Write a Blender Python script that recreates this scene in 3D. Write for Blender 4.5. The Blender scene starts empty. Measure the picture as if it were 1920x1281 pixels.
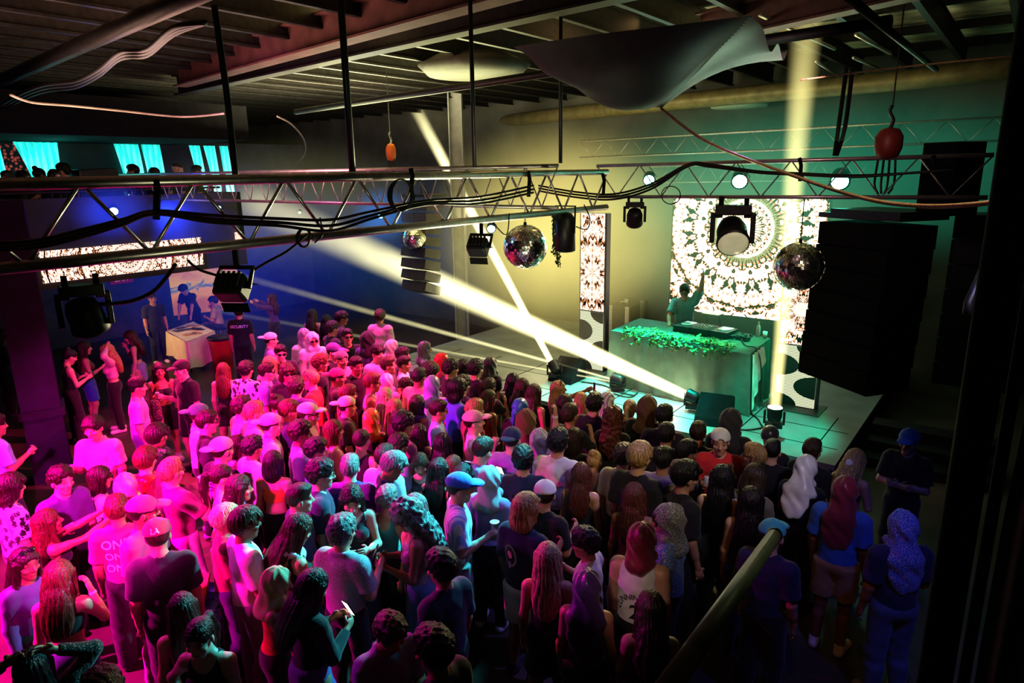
import bpy, math, random
import numpy as np
from mathutils import Matrix, Vector
from mathutils.bvhtree import BVHTree
random.seed(7); RNG = np.random.RandomState(7)
COL = bpy.context.scene.collection
R_ = math.radians
# ------------------------------------------------------------------ camera model (for laying out the place)
F, CX, CY, H = 1280.0, 960.0, 640.5, 4.9
Z0 = 0.4     # the dance floor
def cam_axes(yaw=37.0, pitch=14.0, roll=0.9):
    y, p, r = R_(yaw), R_(pitch), R_(roll)
    fw = np.array([-math.sin(y)*math.cos(p), math.cos(y)*math.cos(p), -math.sin(p)])
    rt = np.array([math.cos(y), math.sin(y), 0.0]); up = np.cross(rt, fw)
    return rt*math.cos(r)-up*math.sin(r), up*math.cos(r)+rt*math.sin(r), fw
RT, UP, FW = cam_axes()
EYE = np.array([0, 0, H])
def ray(px, py): return FW+RT*(px-CX)/F-UP*(py-CY)/F
def at(px, py, z):
    d = ray(px, py); return EYE+d*((z-H)/d[2])
def aty(px, py, Y):
    d = ray(px, py); return EYE+d*(Y/d[1])
def atx(px, py, X):
    d = ray(px, py); return EYE+d*(X/d[0])
def atd(px, py, dep): return EYE+ray(px, py)*dep
# ------------------------------------------------------------------ materials
def nodes(name):
    m = bpy.data.materials.new(name); m.use_nodes = True
    nt = m.node_tree; nt.nodes.clear()
    return m, nt, nt.nodes.new('ShaderNodeOutputMaterial')
def N(nt, t, ins=None, **kw):
    n = nt.nodes.new('ShaderNode'+t)
    for k, v in kw.items(): setattr(n, k, v)
    for k, v in (ins or {}).items():
        s = n.inputs[k]
        if hasattr(v, 'is_output'): nt.links.new(v, s)
        else: s.default_value = v
    return n
def c4(c): return (c[0], c[1], c[2], 1.0)
def MA(nt, op, a, b=0.0, c=None):
    n = nt.nodes.new('ShaderNodeMath'); n.operation = op
    for i, v in enumerate((a, b) if c is None else (a, b, c)):
        if hasattr(v, 'is_output'): nt.links.new(v, n.inputs[i])
        else: n.inputs[i].default_value = v
    return n.outputs[0]
def ramp(nt, fac, stops, interp='LINEAR'):
    n = nt.nodes.new('ShaderNodeValToRGB'); n.color_ramp.interpolation = interp
    e = n.color_ramp.elements
    while len(e) < len(stops): e.new(0.5)
    for el, (p, c) in zip(e, stops): el.position = p; el.color = c4(c)
    nt.links.new(fac, n.inputs[0]); return n.outputs[0]
def mixc(nt, f, a, b, mode='MIX'):
    n = nt.nodes.new('ShaderNodeMix'); n.data_type = 'RGBA'; n.blend_type = mode
    for s, v in ((n.inputs[0], f), (n.inputs[6], a), (n.inputs[7], b)):
        if hasattr(v, 'is_output'): nt.links.new(v, s)
        else: s.default_value = v
    return n.outputs[2]
def mat(name, col, rough=0.5, metal=0.0, var=0.25, scale=6.0, bump=0.0, bscale=40.0, emis=None, es=0.0, spec=0.5):
    m, nt, out = nodes(name)
    tc = N(nt, 'TexCoord').outputs['Object']
    no = N(nt, 'TexNoise', {'Vector': tc, 'Scale': scale, 'Detail': 4.0})
    base = ramp(nt, no.outputs[0], [(0.3, [x*(1-var) for x in col]), (0.7, [min(1, x*(1+var)) for x in col])])
    p = N(nt, 'BsdfPrincipled', {'Base Color': base, 'Roughness': rough, 'Metallic': metal, 'Specular IOR Level': spec})
    if bump:
        b = N(nt, 'Bump', {'Strength': bump, 'Height': N(nt, 'TexNoise', {'Vector': tc, 'Scale': bscale, 'Detail': 3.0}).outputs[0]})
        nt.links.new(b.outputs[0], p.inputs['Normal'])
    if emis is not None:
        p.inputs['Emission Color'].default_value = c4(emis); p.inputs['Emission Strength'].default_value = es
    nt.links.new(p.outputs[0], out.inputs[0]); return m
def objcol_mat(name, kind):
    """materials tinted by the colour of the object that wears them"""
    m, nt, out = nodes(name)
    tc = N(nt, 'TexCoord').outputs['Object']
    oi = N(nt, 'ObjectInfo'); oc = oi.outputs['Color']
    rough, bump_h, bs, sheen = 0.85, None, 0.3, 0.2
    if kind == 'skin':
        a = N(nt, 'Attribute', attribute_name='feat')
        sep = N(nt, 'SeparateColor', {0: a.outputs['Color']})
        no = N(nt, 'TexNoise', {'Vector': tc, 'Scale': 9.0, 'Detail': 3.0}).outputs[0]
        c = mixc(nt, MA(nt, 'MULTIPLY', no, 0.25), oc, (0.5, 0.12, 0.08, 1))
        c = mixc(nt, sep.outputs[1], c, (0.42, 0.08, 0.07, 1))
        c = mixc(nt, sep.outputs[2], c, (0.75, 0.72, 0.68, 1))
        base = mixc(nt, sep.outputs[0], c, (0.015, 0.01, 0.008, 1))
        rough, sheen = 0.45, 0.0
    elif kind == 'hair':
        w = N(nt, 'TexNoise', {'Vector': N(nt, 'Mapping', {'Vector': tc, 'Scale': (60, 60, 7)}).outputs[0], 'Scale': 2.2, 'Detail': 2.0}).outputs[0]
        f = ramp(nt, w, [(0.3, (0.25,)*3), (0.7, (1.6,)*3)])
        base = mixc(nt, 1.0, oc, f, 'MULTIPLY'); rough, bump_h, bs, sheen = 0.38, w, 0.6, 0.0
    else:
        no = N(nt, 'TexNoise', {'Vector': tc, 'Scale': 5.0, 'Detail': 3.0}).outputs[0]
        base = mixc(nt, 1.0, oc, ramp(nt, no, [(0.3, (0.75,)*3), (0.7, (1.12,)*3)]), 'MULTIPLY')
        bump_h = N(nt, 'TexNoise', {'Vector': N(nt, 'Mapping', {'Vector': tc, 'Scale': (9, 9, 5)}).outputs[0], 'Scale': 1.2, 'Detail': 3.0, 'Distortion': 0.8}).outputs[0]; bs = 0.35
        if kind == 'satin': rough = 0.32
        if kind == 'floral':
            v = N(nt, 'TexVoronoi', {'Vector': N(nt, 'Mapping', {'Vector': tc, 'Scale': (1, 1, 0.8)}).outputs[0], 'Scale': 15.0}).outputs['Distance']
            n2 = N(nt, 'TexNoise', {'Vector': tc, 'Scale': 22.0, 'Detail': 2.0, 'Distortion': 2.5}).outputs[0]
            f = ramp(nt, MA(nt, 'ADD', MA(nt, 'MULTIPLY', v, 0.6), MA(nt, 'MULTIPLY', n2, 0.6)), [(0.52, (0, 0, 0)), (0.56, (1, 1, 1))])
            base = mixc(nt, f, base, (0.72, 0.68, 0.75, 1))
        elif kind == 'paisley':
            n2 = N(nt, 'TexVoronoi', {'Vector': tc, 'Scale': 48.0}, feature='DISTANCE_TO_EDGE').outputs[0]
            n3 = N(nt, 'TexNoise', {'Vector': tc, 'Scale': 40.0, 'Distortion': 2.0}).outputs[0]
            f = ramp(nt, MA(nt, 'MULTIPLY', n2, n3), [(0.015, (1, 1, 1)), (0.04, (0, 0, 0))])
            base = mixc(nt, f, base, (0.5, 0.48, 0.55, 1))
        elif kind == 'stripe':
            w = N(nt, 'TexWave', {'Vector': tc, 'Scale': 9.0, 'Distortion': 0.6, 'Detail': 1.0}, bands_direction='X').outputs[0]
            base = mixc(nt, ramp(nt, w, [(0.45, (0, 0, 0)), (0.55, (1, 1, 1))]), base, (0.75, 0.75, 0.8, 1))
        elif kind == 'sparkle':
            v = N(nt, 'TexVoronoi', {'Vector': tc, 'Scale': 110.0}).outputs['Color']
            base = mixc(nt, 0.65, base, v, 'MULTIPLY'); bump_h = v; bs = 0.9; rough = 0.25
        elif kind == 'net':
            v = N(nt, 'TexVoronoi', {'Vector': tc, 'Scale': 70.0}).outputs['Distance']
            base = mixc(nt, ramp(nt, v, [(0.28, (1, 1, 1)), (0.36, (0, 0, 0))]), base, (0.5, 0.22, 0.16, 1))
        elif kind == 'denim':
            n2 = N(nt, 'TexNoise', {'Vector': tc, 'Scale': 120.0}).outputs[0]
            base = mixc(nt, MA(nt, 'MULTIPLY', n2, 0.35), base, (0.45, 0.5, 0.62, 1))
    p = N(nt, 'BsdfPrincipled', {'Base Color': base, 'Roughness': rough, 'Sheen Weight': sheen})
    if kind == 'skin': p.inputs['Subsurface Weight'].default_value = 0.0
    if bump_h is not None:
        nt.links.new(N(nt, 'Bump', {'Strength': bs, 'Distance': 0.02, 'Height': bump_h}).outputs[0], p.inputs['Normal'])
    nt.links.new(p.outputs[0], out.inputs[0]); return m
def emit_mat(name, col, strength):
    m, nt, out = nodes(name)
    e = N(nt, 'Emission', {'Color': c4(col), 'Strength': strength}); nt.links.new(e.outputs[0], out.inputs[0]); return m
M = {}
for k in ('skin', 'hair', 'cloth', 'satin', 'floral', 'paisley', 'stripe', 'sparkle', 'net', 'denim'): M[k] = objcol_mat(k, k)
M['black'] = mat('black_paint', (0.012, 0.012, 0.013), 0.45, var=0.3)
M['black_matte'] = mat('black_matte', (0.007, 0.007, 0.008), 0.95, var=0.3, spec=.15)
M['steel'] = mat('aluminium', (0.55, 0.54, 0.5), 0.32, 0.85, var=0.15, scale=20)
M['dark_steel'] = mat('dark_steel', (0.022, 0.02, 0.02), 0.5, 0.5, var=0.4, scale=12, bump=0.15)
M['rust'] = mat('red_oxide_steel', (0.1, 0.042, 0.04), 0.6, 0.2, var=0.35, scale=4, bump=0.2)
M['deck'] = mat('ceiling_deck', (0.5, 0.43, 0.3), 0.85, var=0.6, scale=2.5, bump=0.4)
M['wall'] = mat('dark_wall', (0.035, 0.033, 0.035), 0.8, var=0.4, scale=1.5)
M['stage_wall'] = mat('stage_drape_wall', (0.09, 0.09, 0.08), 0.9, var=0.3, scale=1.2)
M['blue_wall'] = mat('painted_block_wall', (0.09, 0.09, 0.13), 0.8, var=0.3, scale=2)
M['column'] = mat('painted_column', (0.13, 0.1, 0.17), 0.5, 0.1, var=0.35, scale=5, bump=0.1)
M['grey_column'] = mat('grey_column_paint', (0.2, 0.2, 0.19), 0.6, var=0.2, scale=5)
M['rubber'] = mat('cable_rubber', (0.009, 0.009, 0.01), 0.5, var=0.2)
M['rope'] = mat('brown_rope', (0.4, 0.22, 0.14), 0.8, var=0.3, scale=60)
M['white'] = mat('white_plastic', (0.75, 0.75, 0.75), 0.4, var=0.05)
M['red'] = mat('red_plastic', (0.6, 0.02, 0.02), 0.45, var=0.1)
M['orange'] = mat('orange_enamel', (0.6, 0.16, 0.02), 0.45, var=0.15)
M['linen'] = mat('table_linen', (0.8, 0.72, 0.6), 0.85, var=0.08, bump=0.2, bscale=12)
M['dj_cloth'] = mat('dj_table_cloth', (0.07, 0.12, 0.1), 0.85, var=0.15, bump=0.3, bscale=5)
M['leaf'] = mat('ivy_leaf', (0.12, 0.3, 0.06), 0.5, var=0.5, scale=30)
M['sail'] = mat('tarp_lit', (0.2, 0.21, 0.2), 0.6, var=0.2, scale=3, bump=0.25, bscale=9)
m_, nt_, out_ = nodes('teal_curtain_glow'); tc_ = N(nt_, 'TexCoord').outputs['Object']
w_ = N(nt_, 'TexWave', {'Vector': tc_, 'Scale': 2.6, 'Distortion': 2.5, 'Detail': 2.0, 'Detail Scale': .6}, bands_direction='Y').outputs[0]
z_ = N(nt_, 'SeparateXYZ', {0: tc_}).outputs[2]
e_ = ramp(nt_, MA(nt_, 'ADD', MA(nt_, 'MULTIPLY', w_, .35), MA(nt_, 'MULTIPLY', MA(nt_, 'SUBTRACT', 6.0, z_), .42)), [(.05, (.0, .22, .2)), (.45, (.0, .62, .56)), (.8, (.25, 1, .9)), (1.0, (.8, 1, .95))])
p_ = N(nt_, 'BsdfPrincipled', {'Base Color': (.3, .7, .65, 1), 'Roughness': .8, 'Emission Color': e_, 'Emission Strength': .9}); nt_.links.new(p_.outputs[0], out_.inputs[0]); M['curtain'] = m_  # backlight and fold shading put into the emission colour, brighter downwards
M['glass_dark'] = mat('dark_lens', (0.01, 0.01, 0.012), 0.08, var=0.1)
M['lens'] = mat('frosted_lens', (0.5, 0.5, 0.42), 0.3, var=0.2, emis=(0.9, 0.85, 0.5), es=0.25)
M['foil'] = mat('blue_film', (0.15, 0.25, 0.7), 0.2, var=0.6, scale=40, bump=0.8, bscale=30)
M['screen_phone'] = emit_mat('phone_screen', (1.0, 0.93, 0.75), 3.0)
M['screen_red'] = emit_mat('red_phone_screen', (1.0, 0.12, 0.03), 1.6)
M['letter_white'] = mat('print_white', (0.8, 0.78, 0.8), 0.7, var=0.05)
M['letter_black'] = mat('print_black', (0.03, 0.02, 0.03), 0.7, var=0.05)
# ------------------------------------------------------------------ mesh building
def rot_to(d):
    """rotation whose z axis runs along d"""
    d = Vector(d).normalized(); return np.array(d.to_track_quat('Z', 'Y').to_matrix())
class MB:
    def __init__(s): s.v = []; s.f = []
    def add(s, vs, fs):
        b = len(s.v); s.v += [tuple(map(float, p)) for p in vs]; s.f += [tuple(b+i for i in q) for q in fs]; return s
    def box(s, c, size, R=None):
        hx, hy, hz = [x/2 for x in size]
        vs = np.array([(x, y, z) for x in (-hx, hx) for y in (-hy, hy) for z in (-hz, hz)])
        if R is not None: vs = vs @ np.array(R).T
        return s.add(vs+np.array(c), [(0, 1, 3, 2), (4, 6, 7, 5), (0, 4, 5, 1), (2, 3, 7, 6), (0, 2, 6, 4), (1, 5, 7, 3)])
    def cyl(s, a, b, r1, r2=None, n=10, cap=True):
        r2 = r1 if r2 is None else r2; a = np.array(a, float); b = np.array(b, float); R = rot_to(b-a)
        ang = np.arange(n)*2*math.pi/n; ring = np.stack([np.cos(ang), np.sin(ang), 0*ang], 1) @ R.T
        vs = np.concatenate([a+ring*r1, b+ring*r2])
        fs = [(i, (i+1) % n, n+(i+1) % n, n+i) for i in range(n)]
        if cap: fs += [tuple(range(n-1, -1, -1)), tuple(range(n, 2*n))]
        return s.add(vs, fs)
    def tube(s, pts, r, n=6, sm=0):
        P = [np.array(p, float) for p in pts]
        if sm:
            Q = []
            for i in range(len(P)-1):
                p0, p1, p2, p3 = P[max(i-1, 0)], P[i], P[i+1], P[min(i+2, len(P)-1)]
                for k in range(sm):
                    t = k/sm; Q.append(0.5*((2*p1)+(-p0+p2)*t+(2*p0-5*p1+4*p2-p3)*t*t+(-p0+3*p1-3*p2+p3)*t**3))
            P = Q+[P[-1]]
        rr = r if hasattr(r, '__len__') else [r]*len(P)
        up = np.array([0.31, 0.17, 0.93]); vs = []
        for i, p in enumerate(P):
            d = P[min(i+1, len(P)-1)]-P[max(i-1, 0)]; d = d/(np.linalg.norm(d)+1e-9)
            u = np.cross(up, d); u /= np.linalg.norm(u)+1e-9; w = np.cross(d, u)
            for k in range(n): a = k*2*math.pi/n; vs.append(p+rr[i]*(u*math.cos(a)+w*math.sin(a)))
        fs = [(i*n+k, i*n+(k+1) % n, (i+1)*n+(k+1) % n, (i+1)*n+k) for i in range(len(P)-1) for k in range(n)]
        fs += [tuple(range(n-1, -1, -1)), tuple((len(P)-1)*n+k for k in range(n))]
        return s.add(vs, fs)
    def lathe(s, prof, c=(0, 0, 0), R=None, n=20, sx=1, sy=1):
        vs = []
        for r, z in prof:
            for k in range(n): a = 2*math.pi*k/n; vs.append((r*math.cos(a)*sx, r*math.sin(a)*sy, z))
        vs = np.array(vs)
        if R is not None: vs = vs @ np.array(R).T
        fs = [(i*n+k, i*n+(k+1) % n, (i+1)*n+(k+1) % n, (i+1)*n+k) for i in range(len(prof)-1) for k in range(n)]
        fs += [tuple(range(n-1, -1, -1)), tuple((len(prof)-1)*n+k for k in range(n))]
        return s.add(vs+np.array(c), fs)
    def sphere(s, c, r, n=16, m=10):
        prof = [(max(1e-4, r*math.sin(math.pi*i/m)), -r*math.cos(math.pi*i/m)) for i in range(m+1)]
        return s.lathe(prof, c, n=n)
    def sheet(s, fn, nu, nv):
        vs = [fn(i/nu, j/nv) for j in range(nv+1) for i in range(nu+1)]
        return s.add(vs, [(j*(nu+1)+i, j*(nu+1)+i+1, (j+1)*(nu+1)+i+1, (j+1)*(nu+1)+i) for j in range(nv) for i in range(nu)])
    def mesh(s, name, m=None, smooth=False):
        me = bpy.data.meshes.new(name); me.from_pydata(s.v, [], s.f); me.update()
        if m is not None: me.materials.append(m)
        if smooth: me.polygons.foreach_set('use_smooth', [True]*len(me.polygons))
        return me
    def build(s, name, m=None, parent=None, smooth=False):
        return link(name, s.mesh(name, m, smooth), parent)
def link(name, me, parent=None):
    o = bpy.data.objects.new(name, me); COL.objects.link(o)
    if parent is not None: o.parent = parent
    return o
def empty(name, loc=(0, 0, 0), rz=0.0):
    o = bpy.data.objects.new(name, None); o.location = [float(x) for x in loc]; o.rotation_euler = (0, 0, rz); COL.objects.link(o); return o
def tag(o, label=None, cat=None, group=None, kind=None):
    if label: o['label'] = label
    if cat: o['category'] = cat
    if group: o['group'] = group
    if kind: o['kind'] = kind
    return o
def struct(o): o['kind'] = 'structure'; return o
def bevel(o, w=0.01, seg=2):
    b = o.modifiers.new('bevel', 'BEVEL'); b.width = w; b.segments = seg; b.limit_method = 'ANGLE'; return o
# ------------------------------------------------------------------ signed-distance modelling (bodies, hair, clothes)
V3 = lambda *a: np.array(a, float)
def rc(a, b, ra, rb):
    a = np.asarray(a, float); b = np.asarray(b, float); ba = b-a; bb = ba@ba+1e-12; m = max(ra, rb)
    def f(X, Y, Z):
        x, y, z = X-a[0], Y-a[1], Z-a[2]
        h = np.clip((x*ba[0]+y*ba[1]+z*ba[2])/bb, 0, 1)
        return np.sqrt((x-h*ba[0])**2+(y-h*ba[1])**2+(z-h*ba[2])**2)-(ra+(rb-ra)*h)
    return f, np.minimum(a, b)-m, np.maximum(a, b)+m
def fc(a, b, ra, rb):
    a = np.asarray(a, float); b = np.asarray(b, float); ba = b-a; L = math.sqrt(ba@ba)+1e-9; m = max(ra, rb)
    def f(X, Y, Z):
        x, y, z = X-a[0], Y-a[1], Z-a[2]
        h = (x*ba[0]+y*ba[1]+z*ba[2])/(L*L); hc = np.clip(h, 0, 1)
        rad = np.sqrt(np.maximum((x-h*ba[0])**2+(y-h*ba[1])**2+(z-h*ba[2])**2, 0))-(ra+(rb-ra)*hc)
        return np.maximum(rad, np.maximum(-h, h-1)*L)
    return f, np.minimum(a, b)-m, np.maximum(a, b)+m
def el(c, r, Rm=None):
    c = np.asarray(c, float); r = np.asarray(r, float); m = r.max()
    def f(X, Y, Z):
        x, y, z = X-c[0], Y-c[1], Z-c[2]
        if Rm is not None:
            x, y, z = (Rm[0, 0]*x+Rm[1, 0]*y+Rm[2, 0]*z, Rm[0, 1]*x+Rm[1, 1]*y+Rm[2, 1]*z, Rm[0, 2]*x+Rm[1, 2]*y+Rm[2, 2]*z)
        k0 = np.sqrt((x/r[0])**2+(y/r[1])**2+(z/r[2])**2)+1e-6
        k1 = np.sqrt((x/r[0]**2)**2+(y/r[1]**2)**2+(z/r[2]**2)**2)+1e-6
        return k0*(k0-1)/k1
    return f, c-m, c+m
def axis(lo, hi, h, fine=()):
    out = [lo]; x = lo
    while x < hi:
        s = h
        for a, b, hf in fine:
            if a-h <= x <= b: s = min(s, hf)
        x += s; out.append(x)
    return np.array(out, np.float32)
class Grid:
    def __init__(s, xs, ys, zs):
        s.ax = [xs, ys, zs]; s.F = np.full((len(xs), len(ys), len(zs)), 1.0, np.float32)
    def sl(s, lo, hi, m):
        o = []
        for a, l, h in zip(s.ax, lo, hi): o.append(slice(int(np.searchsorted(a, l-m)), int(np.searchsorted(a, h+m))))
        return tuple(o)
    def ev(s, pr, m):
        f, lo, hi = pr; q = s.sl(lo, hi, m)
        return q, f(s.ax[0][q[0]][:, None, None], s.ax[1][q[1]][None, :, None], s.ax[2][q[2]][None, None, :])
    def add(s, pr, k=0.02):
        q, d = s.ev(pr, k+0.035); A = s.F[q]
        if A.size == 0: return s
        h = np.maximum(k-np.abs(A-d), 0)/k; s.F[q] = np.minimum(A, d)-h*h*k*0.25; return s
    def sub(s, pr, k=0.01):
        q, d = s.ev(pr, k+0.03); A = s.F[q]
        if A.size == 0: return s
        d = -d; h = np.maximum(k-np.abs(A-d), 0)/k; s.F[q] = np.maximum(A, d)+h*h*k*0.25; return s
    def keep(s, p, n):
        """keep the side the normal n points to"""
        X, Y, Z = s.ax; d = -((X[:, None, None]-p[0])*n[0]+(Y[None, :, None]-p[1])*n[1]+(Z[None, None, :]-p[2])*n[2])
        s.F = np.maximum(s.F, d.astype(np.float32)); return s
    def warp(s, fn):
        X, Y, Z = s.ax; s.F = s.F+fn(X[:, None, None], Y[None, :, None], Z[None, None, :]).astype(np.float32); return s
    def nets(s):
        Fm = s.F.copy()
        for a in range(3):
            ix = [slice(None)]*3
            for e in (0, -1): ix[a] = e; Fm[tuple(ix)] = np.maximum(Fm[tuple(ix)], 0.01)
        S = Fm < 0
        c = [Fm[i:Fm.shape[0]-1+i, j:Fm.shape[1]-1+j, k:Fm.shape[2]-1+k] for i in (0, 1) for j in (0, 1) for k in (0, 1)]
        n = sum((x < 0).astype(np.int8) for x in c); act = (n > 0) & (n < 8)
        I, J, K = np.nonzero(act); V = [x[act] for x in c]
        idx = np.full(act.shape, -1, np.int32); idx[act] = np.arange(len(I))
        lo = [s.ax[0][I], s.ax[1][J], s.ax[2][K]]; st = [s.ax[0][I+1]-lo[0], s.ax[1][J+1]-lo[1], s.ax[2][K+1]-lo[2]]
        acc = np.zeros((len(I), 3), np.float32); cnt = np.zeros(len(I), np.float32)
        co = [(i, j, k) for i in (0, 1) for j in (0, 1) for k in (0, 1)]
        for a in range(8):
            for b in range(a+1, 8):
                if sum(abs(p-q) for p, q in zip(co[a], co[b])) != 1: continue
                va, vb = V[a], V[b]; m = (va < 0) != (vb < 0); t = np.where(m, va/(va-vb+1e-12*(va == vb)), 0)
                for x in range(3): acc[:, x] += np.where(m, co[a][x]+(co[b][x]-co[a][x])*t, 0)
                cnt += m
        P = acc/cnt[:, None]; P = np.stack([lo[x]+P[:, x]*st[x] for x in range(3)], 1)
        quads = []
        for a in range(3):
            b, d = (a+1) % 3, (a+2) % 3
            s0 = np.moveaxis(S, (a, b, d), (0, 1, 2)); id0 = np.moveaxis(idx, (a, b, d), (0, 1, 2))
            e = s0[:-1, 1:-1, 1:-1] != s0[1:, 1:-1, 1:-1]; i, j, k = np.nonzero(e); fl = s0[:-1, 1:-1, 1:-1][e]
            q = np.stack([id0[i, j, k], id0[i, j+1, k], id0[i, j+1, k+1], id0[i, j, k+1]], 1)
            q[~fl] = q[~fl][:, ::-1]; quads.append(q)
        return P, np.concatenate(quads)
def np_mesh(name, P, Q, m):
    me = bpy.data.meshes.new(name); me.vertices.add(len(P)); me.vertices.foreach_set('co', np.asarray(P, np.float32).ravel())
    Q = np.asarray(Q, np.int32); me.loops.add(Q.size); me.loops.foreach_set('vertex_index', Q.ravel())
    me.polygons.add(len(Q)); me.polygons.foreach_set('loop_start', np.arange(len(Q), dtype=np.int32)*4)
    me.polygons.foreach_set('use_smooth', np.ones(len(Q), bool)); me.update(calc_edges=True); me.materials.append(m); return me
# ------------------------------------------------------------------ poses
def Rx(d): a = R_(d); c, s = math.cos(a), math.sin(a); return np.array([[1, 0, 0], [0, c, s], [0, -s, c]])   # + leans forward (+y)
def Rz(d): a = R_(d); c, s = math.cos(a), math.sin(a); return np.array([[c, -s, 0], [s, c, 0], [0, 0, 1]])
ARM = dict(down=((.17, -.02, -1), (.06, .28, -1)), phone=((.2, .2, -1), (-.42, .85, .3)), cup=((.22, .12, -1), (-.18, .85, .45)),
           up=((.45, .2, .95), (.1, .12, 1)), tall=((.1, .2, 1), (-.06, .1, 1)), drink=((.35, .5, -.75), (-.5, .35, .9)), cross=((.22, .22, -1), (-.95, .42, .1)),
           reach=((.08, .85, .12), (-.2, .9, .4)), hair=((.7, .3, .65), (-.8, -.2, .42)), hip=((.62, -.3, -.75), (-.55, .4, -.75)),
           table=((.1, .5, -1), (0, .3, -1)), deck=((.25, .55, -.75), (-.1, .75, -.5)), face=((.3, .45, -.8), (-.35, .25, 1)))
POSE = dict(idle=('down', 'down', 2, 4, 0), look=('down', 'down', 2, 4, 35), turn=('down', 'hip', 0, 2, -35), phone=('phone', 'phone', 3, 24, 0),
            cup=('cup', 'down', 2, 4, 0), drink=('drink', 'down', -2, -4, 0), hand=('tall', 'down', 0, -4, 0), cross=('cross', 'cross', 0, 6, 0),
            photo=('reach', 'reach', 0, -6, 0), hair=('hair', 'hair', 0, 8, 0), hip=('hip', 'down', 4, 12, 0), lean=('table', 'table', 26, 22, 0),
            sit=('face', 'phone', 6, 8, 0), dj=('deck', 'up', 10, 16, 0), face=('face', 'down', 4, 12, 0), chat=('cup', 'down', 2, 4, 30))
def skeleton(pose, sex):
    ra, la, lean, hp, hy = POSE[pose]; f = sex == 'f'
    sit = pose == 'sit'; pz = .52 if sit else .95; J = dict(sex=sex)
    TR = Rx(lean); pel = V3(0, 0, pz); T = lambda x, y, z: pel+TR@V3(x, y, z-.95)
    J['T'] = T; J['TR'] = TR; J['pz'] = pz
    nb = T(0, -.02, 1.45); J['nb'] = nb
    J['HR'] = Rz(hy)@Rx(hp+lean*0.25); J['hc'] = nb+Rx(hp*.6+lean*.6)@V3(0, .028, .165)
    sh = .152 if f else .168
    for s, arm, key in ((1, ra, 'R'), (-1, la, 'L')):
        U, Fd = [np.array(q, float) for q in ARM[arm]]
        U = U/np.linalg.norm(U)*V3(s, 1, 1); Fd = Fd/np.linalg.norm(Fd)*V3(s, 1, 1)
        S = T(s*sh, -.015, 1.385+(.03 if arm in ('up', 'hair', 'tall') else 0)); E = S+U*.285; W = E+Fd*.245
        inn = V3(-s, 0, 0) if abs(Fd[0]) < .75 else V3(0, -1, 0)
        n = inn-(inn@Fd)*Fd; n /= np.linalg.norm(n); l = np.cross(Fd, n)
        if l@V3(0, 1, .4) < 0: l = -l
        J[key] = (S, E, W, Fd, n, l)
        if sit: hip, kn, an, toe = V3(s*.09, .02, .5), V3(s*.13, .43, .51), V3(s*.12, .40, .08), V3(s*.14, .56, .035)
        else: hip, kn, an, toe = V3(s*.088, 0, .9), V3(s*.1, .025+s*.02, .49), V3(s*.112, -.025, .085), V3(s*.14, .13, .035)
        J['l'+key] = (hip, kn, an, toe)
    return J
def torso(J, i=0.0, loose=0.0):
    T, TR = J['T'], J['TR']
    if J['sex'] == 'f':
        o = [(el(T(0, -.015, .93), (.168+i, .118+i, .14+i), TR), .05), (el(T(0, -.005, 1.1), (.118+i+loose, .085+i+loose, .14+i), TR), .06),
             (el(T(0, -.005, 1.27), (.137+i, .095+i, .16+i), TR), .05)]
        for s in (1, -1): o.append((el(T(s*.066, .07, 1.255), (.062+i, .058+i, .06+i), TR), .025))
        w = .05
    else:
        o = [(el(T(0, -.005, .94), (.16+i, .112+i, .14+i), TR), .05), (el(T(0, 0, 1.1), (.143+i+loose, .1+i+loose, .15+i), TR), .06),
             (el(T(0, -.005, 1.28), (.172+i, .115+i, .17+i), TR), .05)]
        w = .058
    o.append((rc(J['R'][0], J['L'][0], w+i, w+i), .05))
    for k in 'RL': o.append((rc(J[k][0]*.55+J['nb']*.45+V3(0, 0, -.005), J['nb']+V3(0, 0, .03), .045+i, .04+i), .04))
    return o
def legs(J, i=0.0, to=1.0, w=0.0):
    o = []; th, kn, an = (.094, .06, .036) if J['sex'] == 'f' else (.09, .06, .038)
    for k in ('lR', 'lL'):
        h, q, a, t = J[k]
        o.append((rc(h, q, th+i, kn+i+w), .04))
        if to > .5:
            o.append((rc(q, a, kn-.004+i+w, an+i+w), .03)); o.append((rc(q*.65+a*.35+V3(0, -.018, 0), q*.35+a*.65, .048+i+w, .036+i+w), .03))
    return o
HS = 1.1
BODY, CLOTH, HAIRS, HEADGEAR, SK = {}, {}, {}, {}, {}
def skel(pose, sex):
    if (pose, sex) not in SK: SK[pose, sex] = skeleton(pose, sex)
    return SK[pose, sex]
def bounds(J):
    pts = [J['hc']+V3(0, 0, .17), V3(0, 0, 0)]
    for k in 'RL': pts += [J[k][0], J[k][1], J[k][2]+J[k][3]*.2]; pts += list(J['l'+k])
    p = np.array(pts); return p.min(0)-.13, p.max(0)+.14
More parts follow.
